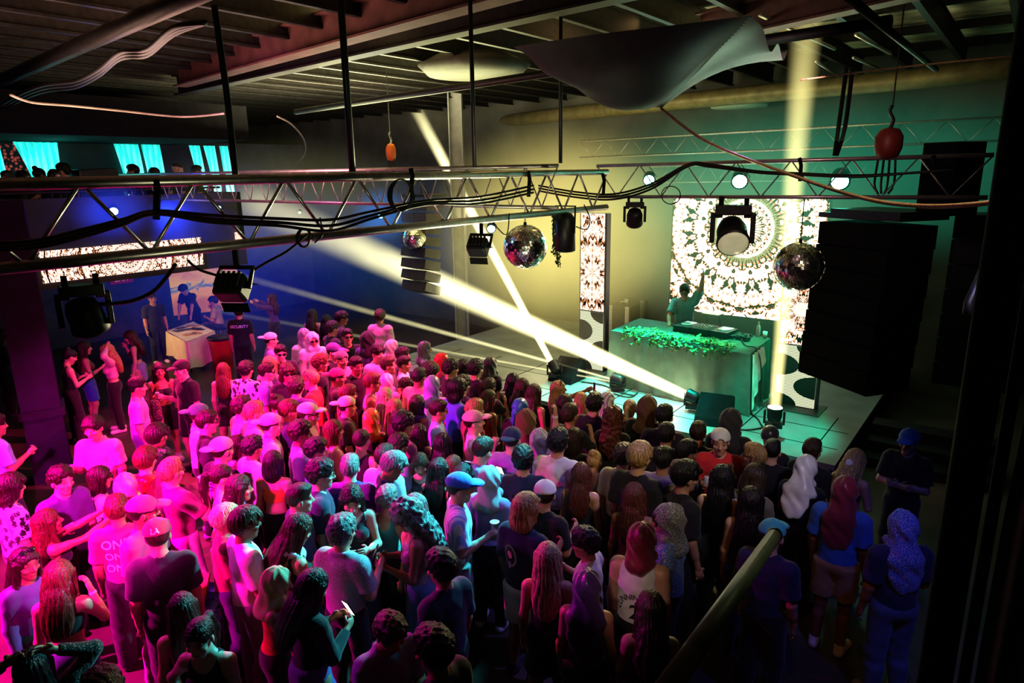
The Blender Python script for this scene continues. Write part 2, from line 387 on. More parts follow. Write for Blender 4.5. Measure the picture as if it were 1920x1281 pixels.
def body(pose, sex):
    key = (pose, sex)
    if key in BODY: return BODY[key]
    J = skel(pose, sex); lo, hi = bounds(J); hc, HR = J['hc'], J['HR']
    fine = [[(hc[a]-.13, hc[a]+.145, .008)] for a in range(3)]
    g = Grid(*[axis(lo[a], hi[a], .0155, fine[a]) for a in range(3)])
    for p, k in torso(J): g.add(p, k)
    f = sex == 'f'; ua, eb, wr = (.043, .036, .026) if f else (.054, .042, .03)
    for k in 'RL':
        S, E, W, Fd, n, l = J[k]
        g.add(rc(S, S*.6+E*.4, ua+.012, ua), .03); g.add(rc(S, E, ua, eb), .02); g.add(rc(E, E*.5+W*.5, eb+.002, eb-.001), .02); g.add(rc(E, W, eb-.002, wr), .02)
        Rm = np.stack([l, Fd, n], 1); g.add(el(W+Fd*.052, (.042, .056, .02), Rm), .015)
        h, q, a, t = J['l'+k]
        g.add(rc(a+V3(0, -.03, -.045), t, .036, .032), .02); g.add(rc(a, a+V3(0, .02, -.03), .04, .04), .02)
    for p, k in legs(J): g.add(p, k)
    Hd = lambda x, y, z: hc+HR@(V3(x, y, z)*HS)
    el0 = el
    hel = lambda c, r, Rm: el0(c, np.array(r)*HS, Rm)
    g.add(rc(J['nb']+V3(0, 0, -.02), Hd(0, -.022, -.05), .056 if not f else .047, .055 if not f else .046), .03)
    g.add(hel(Hd(0, -.012, .03), (.076, .096, .09), HR), .03); g.add(hel(Hd(0, .022, -.038), (.057, .066, .078), HR), .03)
    g.add(hel(Hd(0, .062, -.095), (.026, .022, .02), HR), .025)
    g.add(rc(Hd(-.04, .066, .034), Hd(.04, .066, .034), .018*HS, .018*HS), .015)
    for s in (1, -1):
        g.sub(hel(Hd(s*.034, .096, .014), (.021, .016, .014), HR), .012); g.add(hel(Hd(s*.033, .076, .013), (.014, .012, .012), HR), .006)
        g.add(hel(Hd(s*.045, .06, -.02), (.022, .022, .018), HR), .02)
        g.add(hel(Hd(s*.078, -.008, -.003), (.01, .02, .031), HR@Rz(-s*18)), .008)
    g.add(rc(Hd(0, .084, .018), Hd(0, .104, -.02), .009*HS, .014*HS), .012); g.add(rc(Hd(-.012, .092, -.024), Hd(.012, .092, -.024), .01*HS, .01*HS), .01)
    g.add(rc(Hd(-.02, .078, -.05), Hd(.02, .078, -.05), .009*HS, .009*HS), .008); g.add(rc(Hd(-.016, .078, -.063), Hd(.016, .078, -.063), .01*HS, .01*HS), .008)
    P, Q = g.nets()
    L = (P-hc)@HR/HS; x, y, z = np.abs(L[:, 0]), L[:, 1], L[:, 2]; fr = (y > .045) & (np.abs(L).max(1) < .15)
    sm = lambda d: np.clip(1.3-d, 0, 1)
    C = np.zeros((len(P), 4), np.float32); C[:, 3] = 1
    brow = sm(np.hypot((x-.034)/.021, (z-.043)/.0075)); lash = sm(np.hypot((x-.033)/.018, (z-.023)/.006)); iris = sm(np.hypot((x-.032)/.008, (z-.014)/.008))
    C[:, 0] = np.where(fr, np.maximum(np.maximum(brow*.9, lash*.85), iris), 0); C[:, 2] = np.where(fr, sm(np.hypot((x-.033)/.012, (z-.013)/.007))*.6, 0)
    C[:, 1] = np.where(fr, sm(np.hypot(x/.023, (z+.056)/.014))*(.8 if f else .5), 0)
    mb = MB(); mb.v = []; nq = len(P); vs, fs = [], []
    for k in 'RL':
        S, E, W, Fd, n, l = J[k]; arm = POSE[pose][0 if k == 'R' else 1]; cu = {'cup': 48, 'drink': 48, 'phone': 40, 'up': 30, 'tall': 55, 'reach': 35, 'table': 8}.get(arm, 24)
        for j, (o, ln) in enumerate(((.03, .068), (.01, .078), (-.011, .072), (-.03, .058))):
            p = W+Fd*.085+l*o; pts = [p]
            for q in range(3):
                a = R_(cu*(q+.6)*(.85+.08*j)); p = p+(Fd*math.cos(a)+n*math.sin(a)+l*o*(.8 if q == 0 else .1))*ln*(.45, .32, .28)[q]; pts.append(p)
            t = MB().tube(pts, [.0095, .0088, .008, .0055], 6); b = nq+len(vs); vs += t.v; fs += [tuple(b+i for i in q) for q in t.f]
        p0 = W+Fd*.03+l*.028; p1 = p0+(Fd*.55+l*.75+n*.35)*.034; p2 = p1+(Fd*.9+l*.2+n*.4)*.03
        t = MB().tube([p0, p1, p2], [.013, .0105, .007], 6); b = nq+len(vs); vs += t.v; fs += [tuple(b+i for i in q) for q in t.f]
    quads = [q for q in fs if len(q) == 4]+[(q[0], q[1+i], q[2+i], q[2+i]) for q in fs if len(q) > 4 for i in range(0)]
    caps = [q for q in fs if len(q) == 6]; quads += [(q[0], q[1], q[2], q[3]) for q in caps]+[(q[0], q[3], q[4], q[5]) for q in caps]
    P = np.concatenate([P, np.array(vs, np.float32)]); Q = np.concatenate([Q, np.array(quads, np.int32)])
    me = np_mesh('body', P, Q, M['skin'])
    at_ = me.color_attributes.new('feat', 'FLOAT_COLOR', 'POINT'); cc = np.zeros((len(P), 4), np.float32); cc[:, 3] = 1; cc[:nq] = C
    at_.data.foreach_set('color', cc.ravel()); BODY[key] = me; return me
def wrinkle(a, f=1.0):
    return lambda X, Y, Z: a*(np.sin(X*31*f+Z*23*f+2*np.sin(Z*19*f))*np.sin(Y*29*f-Z*13*f+1.7*np.sin(X*21*f)))
def cloth(pose, sex, kind):
    key = (pose, sex, kind)
    if key in CLOTH: return CLOTH[key]
    J = skel(pose, sex); T, TR, pz = J['T'], J['TR'], J['pz']; f = sex == 'f'
    lo, hi = bounds(J); up = TR@V3(0, 0, 1)
    if kind in ('tee', 'long', 'shirt', 'hoodie', 'tank', 'crop', 'tube', 'jersey', 'croplong'): lo[2] = pz-.2
    else: hi[2] = pz+.25; hi[:2] = np.minimum(hi[:2], [.36, .5]+lo[:2]*0+.3); lo[:2] = np.maximum(lo[:2], -.45)
    if kind in ('shoes', 'boots'): hi[2] = .34
    if kind == 'dress': hi[2] = pz+.5
    g = Grid(*[axis(lo[a], hi[a], .014 if kind != 'shoes' else .011) for a in range(3)])
    ua = .046 if f else .057
    if kind in ('tee', 'long', 'shirt', 'hoodie', 'croplong'):
        i = .02 if kind == 'hoodie' else .013
        for p, k in torso(J, i, .01 if f else .018): g.add(p, k)
        for k in 'RL':
            S, E, W = J[k][:3]; e = S+(E-S)*(.62 if f else .8)
            if kind in ('tee', 'shirt'): g.add(rc(S, S*.75+E*.25, ua+.026, ua+.02), .03); g.add(fc(S, e, ua+.022, ua+(.016 if f else .026)), .03)
            else: g.add(rc(S, S*.7+E*.3, ua+.026, ua+.02), .03); g.add(rc(S, E, ua+.02, ua+.012), .03); g.add(fc(E-(W-E)*.05, E+(W-E)*.95, ua+.01, .04), .02)
        cut = T(0, 0, 1.1 if kind == 'croplong' else (.88 if f else .8)); g.keep(cut, up)
        if kind == 'hoodie': g.add(el(T(0, -.1, 1.43), (.1, .055, .085), TR), .03)
        g.sub(el(J['nb']+TR@V3(0, .03, .05), (.072 if not f else .085, .085, .07)), .018)
        if kind == 'shirt':
            for s in (1, -1): g.add(rc(J['nb']+TR@V3(s*.02, .075, -.02), J['nb']+TR@V3(s*.065, -.035, .035), .012, .016), .01)
            g.add(rc(J['nb']+TR@V3(.06, -.05, .03), J['nb']+TR@V3(-.06, -.05, .03), .016, .016), .01)
    elif kind in ('tank', 'jersey', 'crop'):
        for p, k in torso(J, .01, .02 if kind == 'jersey' else .006): g.add(p, k)
        g.keep(T(0, 0, 1.13 if kind == 'crop' else .86), up)
        for k, s in (('R', 1), ('L', -1)): g.sub(rc(J[k][0]+TR@V3(s*.035, 0, -.05), J[k][0]+TR@V3(s*.015, 0, .14), .085, .075), .01)
        g.sub(el(J['nb']+TR@V3(0, .05, .03), (.095, .12, .1 if not f else .14), TR), .01)
        if f: g.sub(el(J['nb']+TR@V3(0, -.09, -.02), (.085, .09, .13), TR), .01)
    elif kind == 'tube':
        for p, k in torso(J, .008, .002): g.add(p, k)
        g.keep(T(0, 0, 1.16), up); g.keep(T(0, .0, 1.325), -up+TR@V3(0, -.05, 0))
        for k, s in (('R', 1), ('L', -1)): g.sub(rc(J[k][0]+V3(s*.03, 0, 0), J[k][1]*1.0, .062, .05), .01)
    elif kind in ('pants', 'jeans', 'shorts', 'cargo'):
        w = .03 if kind in ('jeans', 'cargo') else .014
        for p, k in torso(J, .014)[:1]: g.add(p, k)
        if kind == 'shorts':
            for k in ('lR', 'lL'): h, q, a, t = J[k]; g.add(fc(h+V3(0, 0, .03), h*.18+q*.82, .115, .1), .03)
        else:
            for p, k in legs(J, .012, 1, w): g.add(p, k)
            g.keep(V3(0, 0, .06), V3(0, 0, 1))
        g.keep(T(0, 0, 1.03), -up)
    elif kind in ('skirt', 'dress'):
        for p, k in torso(J, .014): g.add(p, k)
        if pose != 'sit': g.add(fc(V3(0, -.01, 1.0), V3(0, 0, .66), .12, .2), .06)
        else: g.add(fc(V3(0, 0, .52), V3(0, .42, .54), .17, .2), .06)
        g.keep(T(0, 0, 1.32 if kind == 'dress' else 1.05), -up)
        if kind == 'dress':
            for k, s in (('R', 1), ('L', -1)): g.sub(rc(J[k][0]+V3(s*.03, 0, 0), J[k][1], .062, .05), .01)
    elif kind in ('shoes', 'boots'):
        for k in ('lR', 'lL'):
            h, q, a, t = J[k]; s = 1 if k == 'lR' else -1
            g.add(rc(a+V3(0, -.035, -.045), t+V3(0, .015, 0), .046, .042), .02); g.add(rc(a+V3(0, 0, .0 if kind == 'shoes' else .12), a+V3(0, .03, -.03), .052, .05), .02)
        g.keep(V3(0, 0, 0.002), V3(0, 0, 1)); g.keep(V3(0, 0, .125 if kind == 'shoes' else .26), V3(0, 0, -1))
    if kind not in ('shoes', 'boots'): g.warp(wrinkle(.0022 if kind not in ('tank', 'tube', 'crop', 'jersey') else .0018))
    P, Q = g.nets(); me = np_mesh(kind, P, Q, M['cloth']); CLOTH[key] = me; return me
def hair(style):
    if style in HAIRS: return HAIRS[style]
    long_ = style in ('long', 'wavy', 'ringlets', 'half'); zlo = -.5 if long_ else (-.36 if style in ('bob', 'pony', 'braids', 'mid') else -.14)
    w = .2 if style in ('afro', 'ringlets') else .155
    g = Grid(axis(-w, w, .0085), axis(-.24, .19, .0085), axis(zlo, .25, .0085))
    t = dict(short=.01, fade=.004, curly=.022, afro=.05, flop=.018, long=.012, wavy=.016, ringlets=.034, pony=.006, bun=.007, bob=.016, braids=.01, mid=.018, half=.012, buzz=.004, spiky=.016)[style]
    g.add(el((0, -.014, .036), (.079+t, .1+t, .093+t)), .01)
    if style in ('curly', 'fade', 'flop', 'spiky', 'short', 'mid'): g.add(el((0, .015, .1), (.066+t*.5, .08, .04+t*.4)), .03)
    if style in ('flop', 'mid'): g.add(rc((-.05, .088, .075), (.05, .092, .07), .024, .022), .02); g.add(rc((-.075, .03, .05), (-.07, .06, .0), .02, .012), .02); g.add(rc((.075, .03, .05), (.07, .06, .0), .02, .012), .02)
    if long_:
        g.add(el((0, -.065, -.09), (.102+t*.4, .062+t*.4, .15)), .04); g.add(el((0, -.115, -.25), (.1+t*.8, .05+t*.4, .18)), .05)
        for s in (1, -1): g.add(rc((s*.078, .01, .03), (s*.092, -.0, -.17), .026, .024), .03); g.add(rc((s*.092, 0, -.17), (s*.085, .055, -.33), .024, .014), .03)
    if style in ('bob', 'mid'):
        g.add(el((0, -.05, -.075), (.1+t*.3, .07, .13 if style == 'bob' else .09)), .04)
        for s in (1, -1): g.add(rc((s*.08, .015, .03), (s*.085, .01, -.13 if style == 'bob' else -.06), .025, .02), .03)
    if style == 'pony': g.add(el((0, -.125, .045), (.028, .035, .03)), .02); g.add(rc((0, -.15, .04), (0, -.165, -.1), .034, .036), .02); g.add(rc((0, -.165, -.1), (0, -.14, -.28), .036, .014), .03)
    if style == 'bun': g.add(el((0, -.075, .125), (.048, .045, .042)), .015)
    if style == 'braids':
        for k in range(7): a = -1.2+.4*k; g.add(rc((math.sin(a)*.085, -.02-math.cos(a)*.085, .0), (math.sin(a)*.11, -.04-math.cos(a)*.1, -.3), .02, .012), .012)
    # open the face, the ears and the nape
    low = style in ('flop', 'mid', 'afro', 'ringlets')
    g.sub(el((0, .125, -.045 if low else -.03), (.078 if not long_ else .07, .088, .1 if low else .112)), .012)
    q = .046 if style in ('flop', 'mid') else .056
    g.sub(rc((-.2, .088, -.035), (.2, .088, -.035), q, q), .012)
    if style in ('short', 'fade', 'curly', 'flop', 'buzz', 'spiky', 'afro', 'bun', 'pony'):
        g.sub(el((0, .03, -.125), (.15, .13, .1)), .015); g.sub(rc((-.15, .02, -.03), (.15, .02, -.03), .05 if style != 'afro' else .03, .05 if style != 'afro' else .03), .02)
    if style in ('short', 'fade', 'curly', 'flop', 'buzz', 'spiky'): g.keep((0, 0, -.075), (0, 0, 1))
    cur = {'curly': (.009, 95), 'afro': (.009, 110), 'ringlets': (.017, 62), 'spiky': (.007, 120), 'wavy': (.004, 60)}.get(style)
    if cur:
        a, q = cur
        g.warp(lambda X, Y, Z: a*(np.sin(X*q+1.3*np.sin(Z*40))*np.sin(Y*q*.93+1.1*np.sin(X*37))*np.sin(Z*q*(.9 if style != 'wavy' else .3)+1.4*np.sin(Y*43))))
    if style in ('long', 'half', 'bob', 'short', 'flop', 'mid', 'pony', 'wavy'):
        g.warp(lambda X, Y, Z: .0035*np.sin(26*np.arctan2(X, -Y-.0)+2*np.sin(Z*14)+3*np.sin(X*30))+.002*np.sin(61*np.arctan2(X, -Y)+Z*25))
    P, Q = g.nets(); HAIRS[style] = np_mesh('hair', P, Q, M['hair']); return HAIRS[style]
def gear(kind):
    if kind in HEADGEAR: return HEADGEAR[kind]
    if kind in ('wrap', 'snood', 'hood', 'durag', 'shawl', 'crown', 'brim', 'crownb', 'brimb', 'beanie', 'neckscarf'):
        lo, hi = {'wrap': (-.34, .2), 'snood': (-.26, .2), 'hood': (-.32, .2), 'shawl': (-.52, .2), 'durag': (-.24, .18), 'neckscarf': (-.34, -.02)}.get(kind, (-.02, .2))
        g = Grid(axis(-.26, .26, .0095), axis(-.28, .24, .0095), axis(lo, hi, .0095))
        if kind in ('wrap', 'snood', 'shawl', 'hood'):
            b = .012 if kind == 'hood' else 0
            g.add(el((0, -.016, .03), (.094+b, .117+b, .107+b)), .01); g.add(rc((0, -.03, -.03), (0, -.035, -.15), .088+b, .1), .05); g.add(el((0, -.04, -.215), (.155, .112, .075)), .06) if kind != 'snood' else g.add(el((0, -.045, -.15), (.1, .09, .05)), .04)
            if kind == 'shawl': g.add(el((0, -.1, -.3), (.125, .04, .18)), .05)
            g.sub(el((0, .165, -.012), (.074, .135, .1)), .015); g.add(rc((-.075, .05, -.12), (.075, .05, -.12), .035, .035), .04)
            g.sub(rc((0, -.02, -.3), (0, -.02, -.1), .07, .05), .01)
            g.warp(lambda X, Y, Z: .005*np.sin(6*np.arctan2(X, -Y-.02)+Z*26+1.5*np.sin(Z*19))+.0025*np.sin(X*46+Z*38))
        elif kind == 'neckscarf':
            g.add(el((0, -.01, -.16), (.125, .11, .05)), .03); g.add(el((0, .07, -.21), (.09, .05, .07)), .04); g.add(rc((.05, -.1, -.15), (.02, -.12, -.3), .05, .02), .03)
            g.warp(lambda X, Y, Z: .006*np.sin(Z*70+X*30+2*np.sin(Y*30)))
        elif kind == 'durag':
            g.add(el((0, -.014, .034), (.086, .106, .1)), .01); g.keep((0, .095, .045), (0, -.25, .95)); g.keep((0, 0, -.06), (0, 0, 1)); g.add(rc((0, -.105, -.02), (.01, -.13, -.17), .034, .018), .03); g.add(rc((0, -.1, -.02), (-.02, -.13, -.12), .03, .012), .02)
            g.warp(lambda X, Y, Z: .003*np.sin(Z*70+Y*45))
        elif kind in ('crown', 'crownb', 'beanie'):
            g.add(el((0, -.012, .05), (.096, .117, .095 if kind != 'beanie' else .1)), .01); g.keep((0, 0, .042 if kind != 'beanie' else .025), (0, .12 if kind == 'crown' else -.12, 1)); g.add(el((0, -.012, .146), (.009, .009, .006)), .004)
            if kind == 'crownb': g.sub(el((0, .11, .05), (.035, .05, .03)), .006)
        else:
            s = 1 if kind == 'brim' else -1
            g.add(el((0, s*.125-.01, .052), (.08, .085, .028)), .01); g.sub(el((0, s*.12-.01, .03), (.12, .12, .032)), .004); g.sub(el((0, -.012, .05), (.092, .112, .09)), .004)
        P, Q = g.nets(); me = np_mesh(kind, P, Q, M['cloth'])
    else:
        m = MB(); up = kind.endswith('_up'); dark = kind.startswith('sun')
        for s in (1, -1):
            c = V3(s*.034, .1, .015)
            if dark: m.lathe([(.001, -.004), (.026, -.004), (.027, 0), (.026, .004), (.001, .004)], c, R=np.array(Rx(90)), n=12, sy=.8)
            else: m.tube([c+V3(.025*math.cos(a), 0, .021*math.sin(a)) for a in np.linspace(0, 2*math.pi, 13)], .0028, 5)
            m.tube([V3(s*.058, .097, .02), V3(s*.079, .05, .02), V3(s*.084, -.02, .012)], .0035, 5)
        m.tube([V3(-.012, .104, .019), V3(.012, .104, .019)], .004, 5)
        if up: Rm = Rx(-52); m.v = [tuple(Rm@(np.array(v)*V3(1.05, 1.08, 1.0))+V3(0, -.012, .035)) for v in m.v]
        me = m.mesh(kind, M['glass_dark'] if dark else M['black'], True)
    HEADGEAR[kind] = me; return me
COLS = dict(bk=(.012, .012, .014), dk=(.035, .033, .04), gry=(.16, .16, .18), lgr=(.32, .32, .35), wht=(.74, .73, .72), nav=(.02, .028, .075), lav=(.3, .24, .52), mag=(.28, .03, .14), red=(.6, .025, .03),
            blu=(.05, .16, .55), sky=(.3, .5, .8), tan=(.55, .38, .22), pnk=(.68, .4, .5), org=(.8, .22, .04), tea=(.05, .4, .4), grn=(.06, .3, .12), crm=(.8, .7, .5), pur=(.12, .05, .26), brn=(.16, .08, .04),
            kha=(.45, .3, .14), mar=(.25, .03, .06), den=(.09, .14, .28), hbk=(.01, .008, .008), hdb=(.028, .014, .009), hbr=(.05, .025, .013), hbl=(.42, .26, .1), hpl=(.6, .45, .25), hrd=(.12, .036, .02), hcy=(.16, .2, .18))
SKINS = [(.62, .38, .27), (.56, .33, .22), (.45, .25, .16), (.66, .43, .33), (.34, .18, .11), (.52, .3, .2), (.24, .12, .075)]
def col(s): return c4(COLS[s])
def child(name, me, par, color=None, mtx=None, material=None, label=None):
    o = link(name, me, par)
    if mtx is not None: o.matrix_basis = mtx
    if color is not None: o.color = color
    if material is not None and me.materials[0] is not material:
        o.material_slots[0].link = 'OBJECT'; o.material_slots[0].material = material
    if label: o['label'] = label
    return o
def m4(Rm, t):
    m = Matrix(np.array(Rm).tolist()).to_4x4(); m.translation = Vector([float(x) for x in t]); return m
PEOPLE = []
TOPNAME = dict(tee='tee_shirt', long='sweater', shirt='button_shirt', hoodie='hoodie', tank='tank_top', jersey='jersey', crop='crop_top', tube='tube_top', croplong='mesh_top', dress='dress')
BOTNAME = dict(pants='trousers', jeans='jeans', shorts='shorts', skirt='skirt', cargo='trousers')
def person(loc, rz, s, sex, pose, hr, top, bot, extras, label, skin, group, shoes='wht'):
    J = skel(pose, sex); b = link('person', body(pose, sex)); b.color = c4(skin)
    mir = 'flip' in extras
    b.location = [float(x) for x in loc]; b.rotation_euler = (0, 0, rz); b.scale = (-s if mir else s, s, s)
    tag(b, label, 'person', group)
    HM = m4(J['HR']*HS, J['hc']); out = dict(body=b, J=J, HM=HM)
    def cl(spec, names):
        p = spec.split('/'); k = p[0]
        out[k] = child(names.get(k, k), cloth(pose, sex, k), b, col(p[1]), None, M[p[2]] if len(p) > 2 else None); return out[k]
    if top != '-': out['top'] = cl(top, TOPNAME)
    if bot != '-': out['bot'] = cl(bot, BOTNAME)
    child('shoes', cloth(pose, sex, 'shoes'), b, col(shoes))
    if hr != '-': h, hc = hr.split('/'); out['hair'] = child('hair', hair(h), b, col(hc), HM)
    for e in extras:
        k, *r = e.split('/'); cc = col(r[0]) if r else None; mm = M[r[1]] if len(r) > 1 else None
        if k in ('cap', 'capb'):
            sfx = 'b' if k == 'capb' else ''; o = child('cap', gear('crown'+sfx), b, cc, HM, mm); o2 = child('cap_brim', gear('brim'+sfx), o, col(r[2]) if len(r) > 2 else cc); out['cap'] = o
        elif k in ('wrap', 'snood', 'hood', 'shawl', 'durag', 'beanie', 'neckscarf'):
            out['scarf'] = child({'beanie': 'beanie', 'durag': 'bandana', 'hood': 'hood', 'neckscarf': 'scarf'}.get(k, 'headscarf'), gear(k), b, cc, HM, mm or M['satin' if k != 'hood' else 'cloth'])
        elif k in ('sun', 'glasses', 'sun_up'): child('sunglasses' if 'sun' in k else 'glasses', gear(k), b, None, HM)
        elif k == 'band':
            m = MB(); Rm = np.eye(3); S, E, W, Fd, n, l = J['R']; m.cyl(W-Fd*.03, W-Fd*.008, .034 if sex == 'm' else .03, n=10); child('wristband', m.mesh('wristband', M['white']), b)
    bpy.context.evaluated_depsgraph_get if False else None
    out['M'] = Matrix.Translation(b.location) @ Matrix.Rotation(rz, 4, 'Z') @ Matrix.Diagonal((-s if mir else s, s, s, 1)); PEOPLE.append(out); return out
def on_cloth(p, mb_or_mesh, name, m, z, size, side='back', x0=0.0, garment='top', lift=.004):
    """lay flat artwork (x right, y up, in units of SIZE) on the back or the chest of a garment, following its folds"""
    g = p[garment]; me = g.data; bvh = BVHTree.FromPolygons([v.co for v in me.vertices], [tuple(q.vertices) for q in me.polygons])
    T, TR = p['J']['T'], p['J']['TR']; vs = []; sgn = 1 if side == 'back' else -1
    src = mb_or_mesh
    for v in src.v:
        q = T(sgn*v[0]*size+x0, 0, z+v[1]*size); d = TR@V3(0, sgn, 0); o = q-d*.4
        hit = bvh.ray_cast(Vector(o), Vector(d))
        vs.append(hit[0]-Vector(d)*lift if hit[0] is not None else Vector(q-d*.12))
    r = MB(); r.v = [tuple(v) for v in vs]; r.f = [f if side == 'back' else f for f in src.f]; return r.build(name, m, g)
def text_mb(txt, arc=0.0, spacing=1.0):
    cu = bpy.data.curves.new('t', 'FONT'); cu.body = txt; cu.align_x = 'CENTER'; cu.align_y = 'CENTER'; cu.size = 1.0; cu.space_character = spacing; cu.offset = .015; cu.resolution_u = 3
    o = bpy.data.objects.new('t', cu); COL.objects.link(o); dg = bpy.context.evaluated_depsgraph_get(); me = bpy.data.meshes.new_from_object(o.evaluated_get(dg))
    r = MB(); r.v = [tuple(v.co) for v in me.vertices]; r.f = [tuple(q.vertices) for q in me.polygons]
    if arc: r.v = [((arc+y)*math.sin(x/arc), (arc+y)*math.cos(x/arc)-arc, 0) for x, y, z in r.v]
    bpy.data.objects.remove(o); bpy.data.curves.remove(cu); bpy.data.meshes.remove(me); return r
def ring_mb(r0, r1, n=24, sy=1.0, c=(0, 0), a0=0, a1=2*math.pi):
    m = MB(); vs = []
    for i in range(n+1): a = a0+(a1-a0)*i/n; vs += [(c[0]+r0*math.cos(a), c[1]+sy*r0*math.sin(a), 0), (c[0]+r1*math.cos(a), c[1]+sy*r1*math.sin(a), 0)]
    return m.add(vs, [(2*i, 2*i+1, 2*i+3, 2*i+2) for i in range(n)])
def place(o, Mx): o.matrix_world = Mx
# ------------------------------------------------------------------ the room
XL, XR, YB, YF, ZC = -22.6, 2.4, 15.5, -3.2, 7.1
M['floor'] = mat('worn_floor', (0.085, 0.062, 0.052), 0.42, var=0.5, scale=0.9, bump=0.08, bscale=25)
M['stage_top'] = mat('stage_boards', (0.2, 0.22, 0.22), 0.5, var=0.2, scale=2.0, bump=0.05)
def sbox(name, lo, hi, m, kind=True):
    lo, hi = np.array(lo, float), np.array(hi, float); o = MB().box((lo+hi)/2, hi-lo).build(name, m)
    return struct(o) if kind else o
sbox('floor', (XL, YF, Z0-.1), (XR, YB, Z0), M['floor'])
sbox('wall_back', (XL, YB, 0), (XR, YB+.15, ZC), M['stage_wall'])
sbox('wall_left', (XL-.15, YF, 0), (XL, YB, ZC), M['wall'])
sbox('wall_right', (XR, YF, 0), (XR+.15, YB, ZC), M['wall'])
sbox('wall_front', (XL, YF-.15, 0), (XR, YF, ZC), M['wall'])
sbox('ceiling', (XL, YF, ZC), (XR, YB, ZC+.1), M['deck'])
sbox('wall_under_balcony', (-20.9, YF, Z0), (-20.7, YB, 5.9), M['blue_wall'])
BX, BB, YE, ZD = -13.0, -16.5, 8.1, 3.5   # balcony front, back, far end, deck
sbox('balcony_slab', (BB-.1, YF, 3.1), (BX, YE, ZD), M['wall'])
sbox('balcony_parapet_wall', (BX-.12, YF, ZD), (BX, YE, 4.58), M['wall'])
sbox('balcony_back_wall', (BB-.1, YF, ZD), (BB, YE, 5.62), M['wall'])
sbox('balcony_soffit_beam', (BB-.1, YF, 5.62), (BX-.4, YE+.6, 6.3), M['black_matte'])
sbox('balcony_end_wall', (BB, YE-.1, ZD), (BX, YE, 4.58), M['wall'])
m = MB()
for px, py in ((735, 162), (785, 150), (830, 143), (690, 176), (290, 160), (240, 152), (560, 180), (330, 172), (1010, 190), (960, 200)): m.box(at(px, py, 6.99), (.7, 2.6, .02))
struct(m.build('ceiling_panels', mat('pale_ceiling_panel', (.75, .7, .72), .7, var=.15)))
sbox('stage_floor', (-10.9, 9.6, .82), (-1.7, YB, .9), M['stage_top'])
sbox('stage_front_wall', (-10.9, 9.64, Z0), (-1.7, 9.7, .82), M['black_matte']); sbox('stage_side_wall', (-1.8, 9.7, Z0), (-1.74, YB, .82), M['black_matte'])
m = MB()
for k in range(8): x = -10.2+1.16*k; m.box((x, 10.6, .9015), (.018, 2.0, .003))
for k in range(2): m.box((-6.3, 10.2+.75*k, .9015), (9.0, .016, .003))
struct(m.build('trim_stage_seams', M['black_matte']))
# joists, beams, pipes and ducts overhead
m = MB()
for k in range(30):
    x = XL+.3+.84*k; m.box((x, 6.1, 6.62), (.075, 18.4, .03)).box((x, 6.1, 6.78), (.015, 18.4, .3)).box((x, 6.1, 6.93), (.06, 18.4, .03))
struct(m.build('ceiling_joists', M['dark_steel'])); m = MB()
for k in range(9): m.box((-10, -1+2.05*k, 7.0), (24.5, .1, .12))
struct(m.build('ceiling_battens', M['dark_steel']))
def ibeam(name, a, b, w, h, mt, lab):
    a, b = np.array(a), np.array(b); Rm = rot_to(b-a); L = np.linalg.norm(b-a); c = (a+b)/2
    # local x = sideways, y = up or down
    side = np.cross((b-a)/L, V3(0, 0, 1)); side /= np.linalg.norm(side); upv = np.cross(side, (b-a)/L); Rm = np.stack([side, upv, (b-a)/L], 1)
    m = MB().box(c+upv*h, (w, .025, L), Rm).box(c, (w, .025, L), Rm).box(c+upv*h/2, (.02, h, L), Rm); o = struct(m.build(name, mt)); return o
def ext(a, b, e0, e1): a, b = np.array(a), np.array(b); return a-(b-a)*e0, b+(b-a)*e1
ibeam('ceiling_beam_red', *ext(at(338, 162, 6.4), at(960, -6, 6.4), .0, .6), .24, .36, M['rust'], '')
ibeam('ceiling_beam_dark', *ext(at(640, 112, 6.35), at(1173, -4, 6.35), 1.2, .5), .2, .32, M['dark_steel'], '')
ibeam('ceiling_beam_far', *ext(at(1440, 55, 6.4), at(1600, 20, 6.4), 1.0, 1.0), .22, .34, M['rust'], '')
def pipe(name, pts, r, mt, lab=None, cat='pipe', group=None, n=10, sm=0, kind=None):
    o = MB().tube(pts, r, n, sm).build(name, mt, None, True)
    return tag(o, lab, cat if lab else None, group, kind)
a, b = ext(at(0, 152, 6.3), at(360, -8, 6.3), .1, .5)
pipe('cable_duct', [a, b], .085, M['dark_steel'], 'long dark duct crossing the upper left of the ceiling', 'duct')
pipe('ceiling_pipe', ext(at(640, 197, 5.95), at(1273, 100, 5.95), .25, .3), .045, M['dark_steel'], 'dark straight pipe running below the tarp side of the ceiling', 'pipe')
pipe('ventilation_duct', [at(860, 236, 6.25), at(1280, 190, 6.25), at(1700, 150, 6.25), at(1900, 126, 6.25)], .16, mat('olive_duct', (.2, .17, .08), .5, .3, bump=.2), 'fat olive ventilation duct above the far truss', 'duct', n=16)
pipe('steel_strut', ext(at(1590, -6, 5.9), at(1755, 130, 5.9), .0, .0), .03, M['dark_steel'], 'dark slanting strut in the upper right ceiling', 'strut')
for k, (p, q) in enumerate((((1425, 28), (1565, 92)), ((1605, 65), (1670, 100)), ((1530, 115), (1575, 145)), ((1600, 108), (1655, 132)))):
    pipe('ceiling_hanger_bar', [at(*p, 6.5), at(*q, 6.5)], .022, M['steel'], ['slanted grey bar right of the tarp tip', 'short slanted bar above the olive duct', 'short bar between tarp tip and vertical beam', 'small bar right of the vertical beam'][k], 'bar')
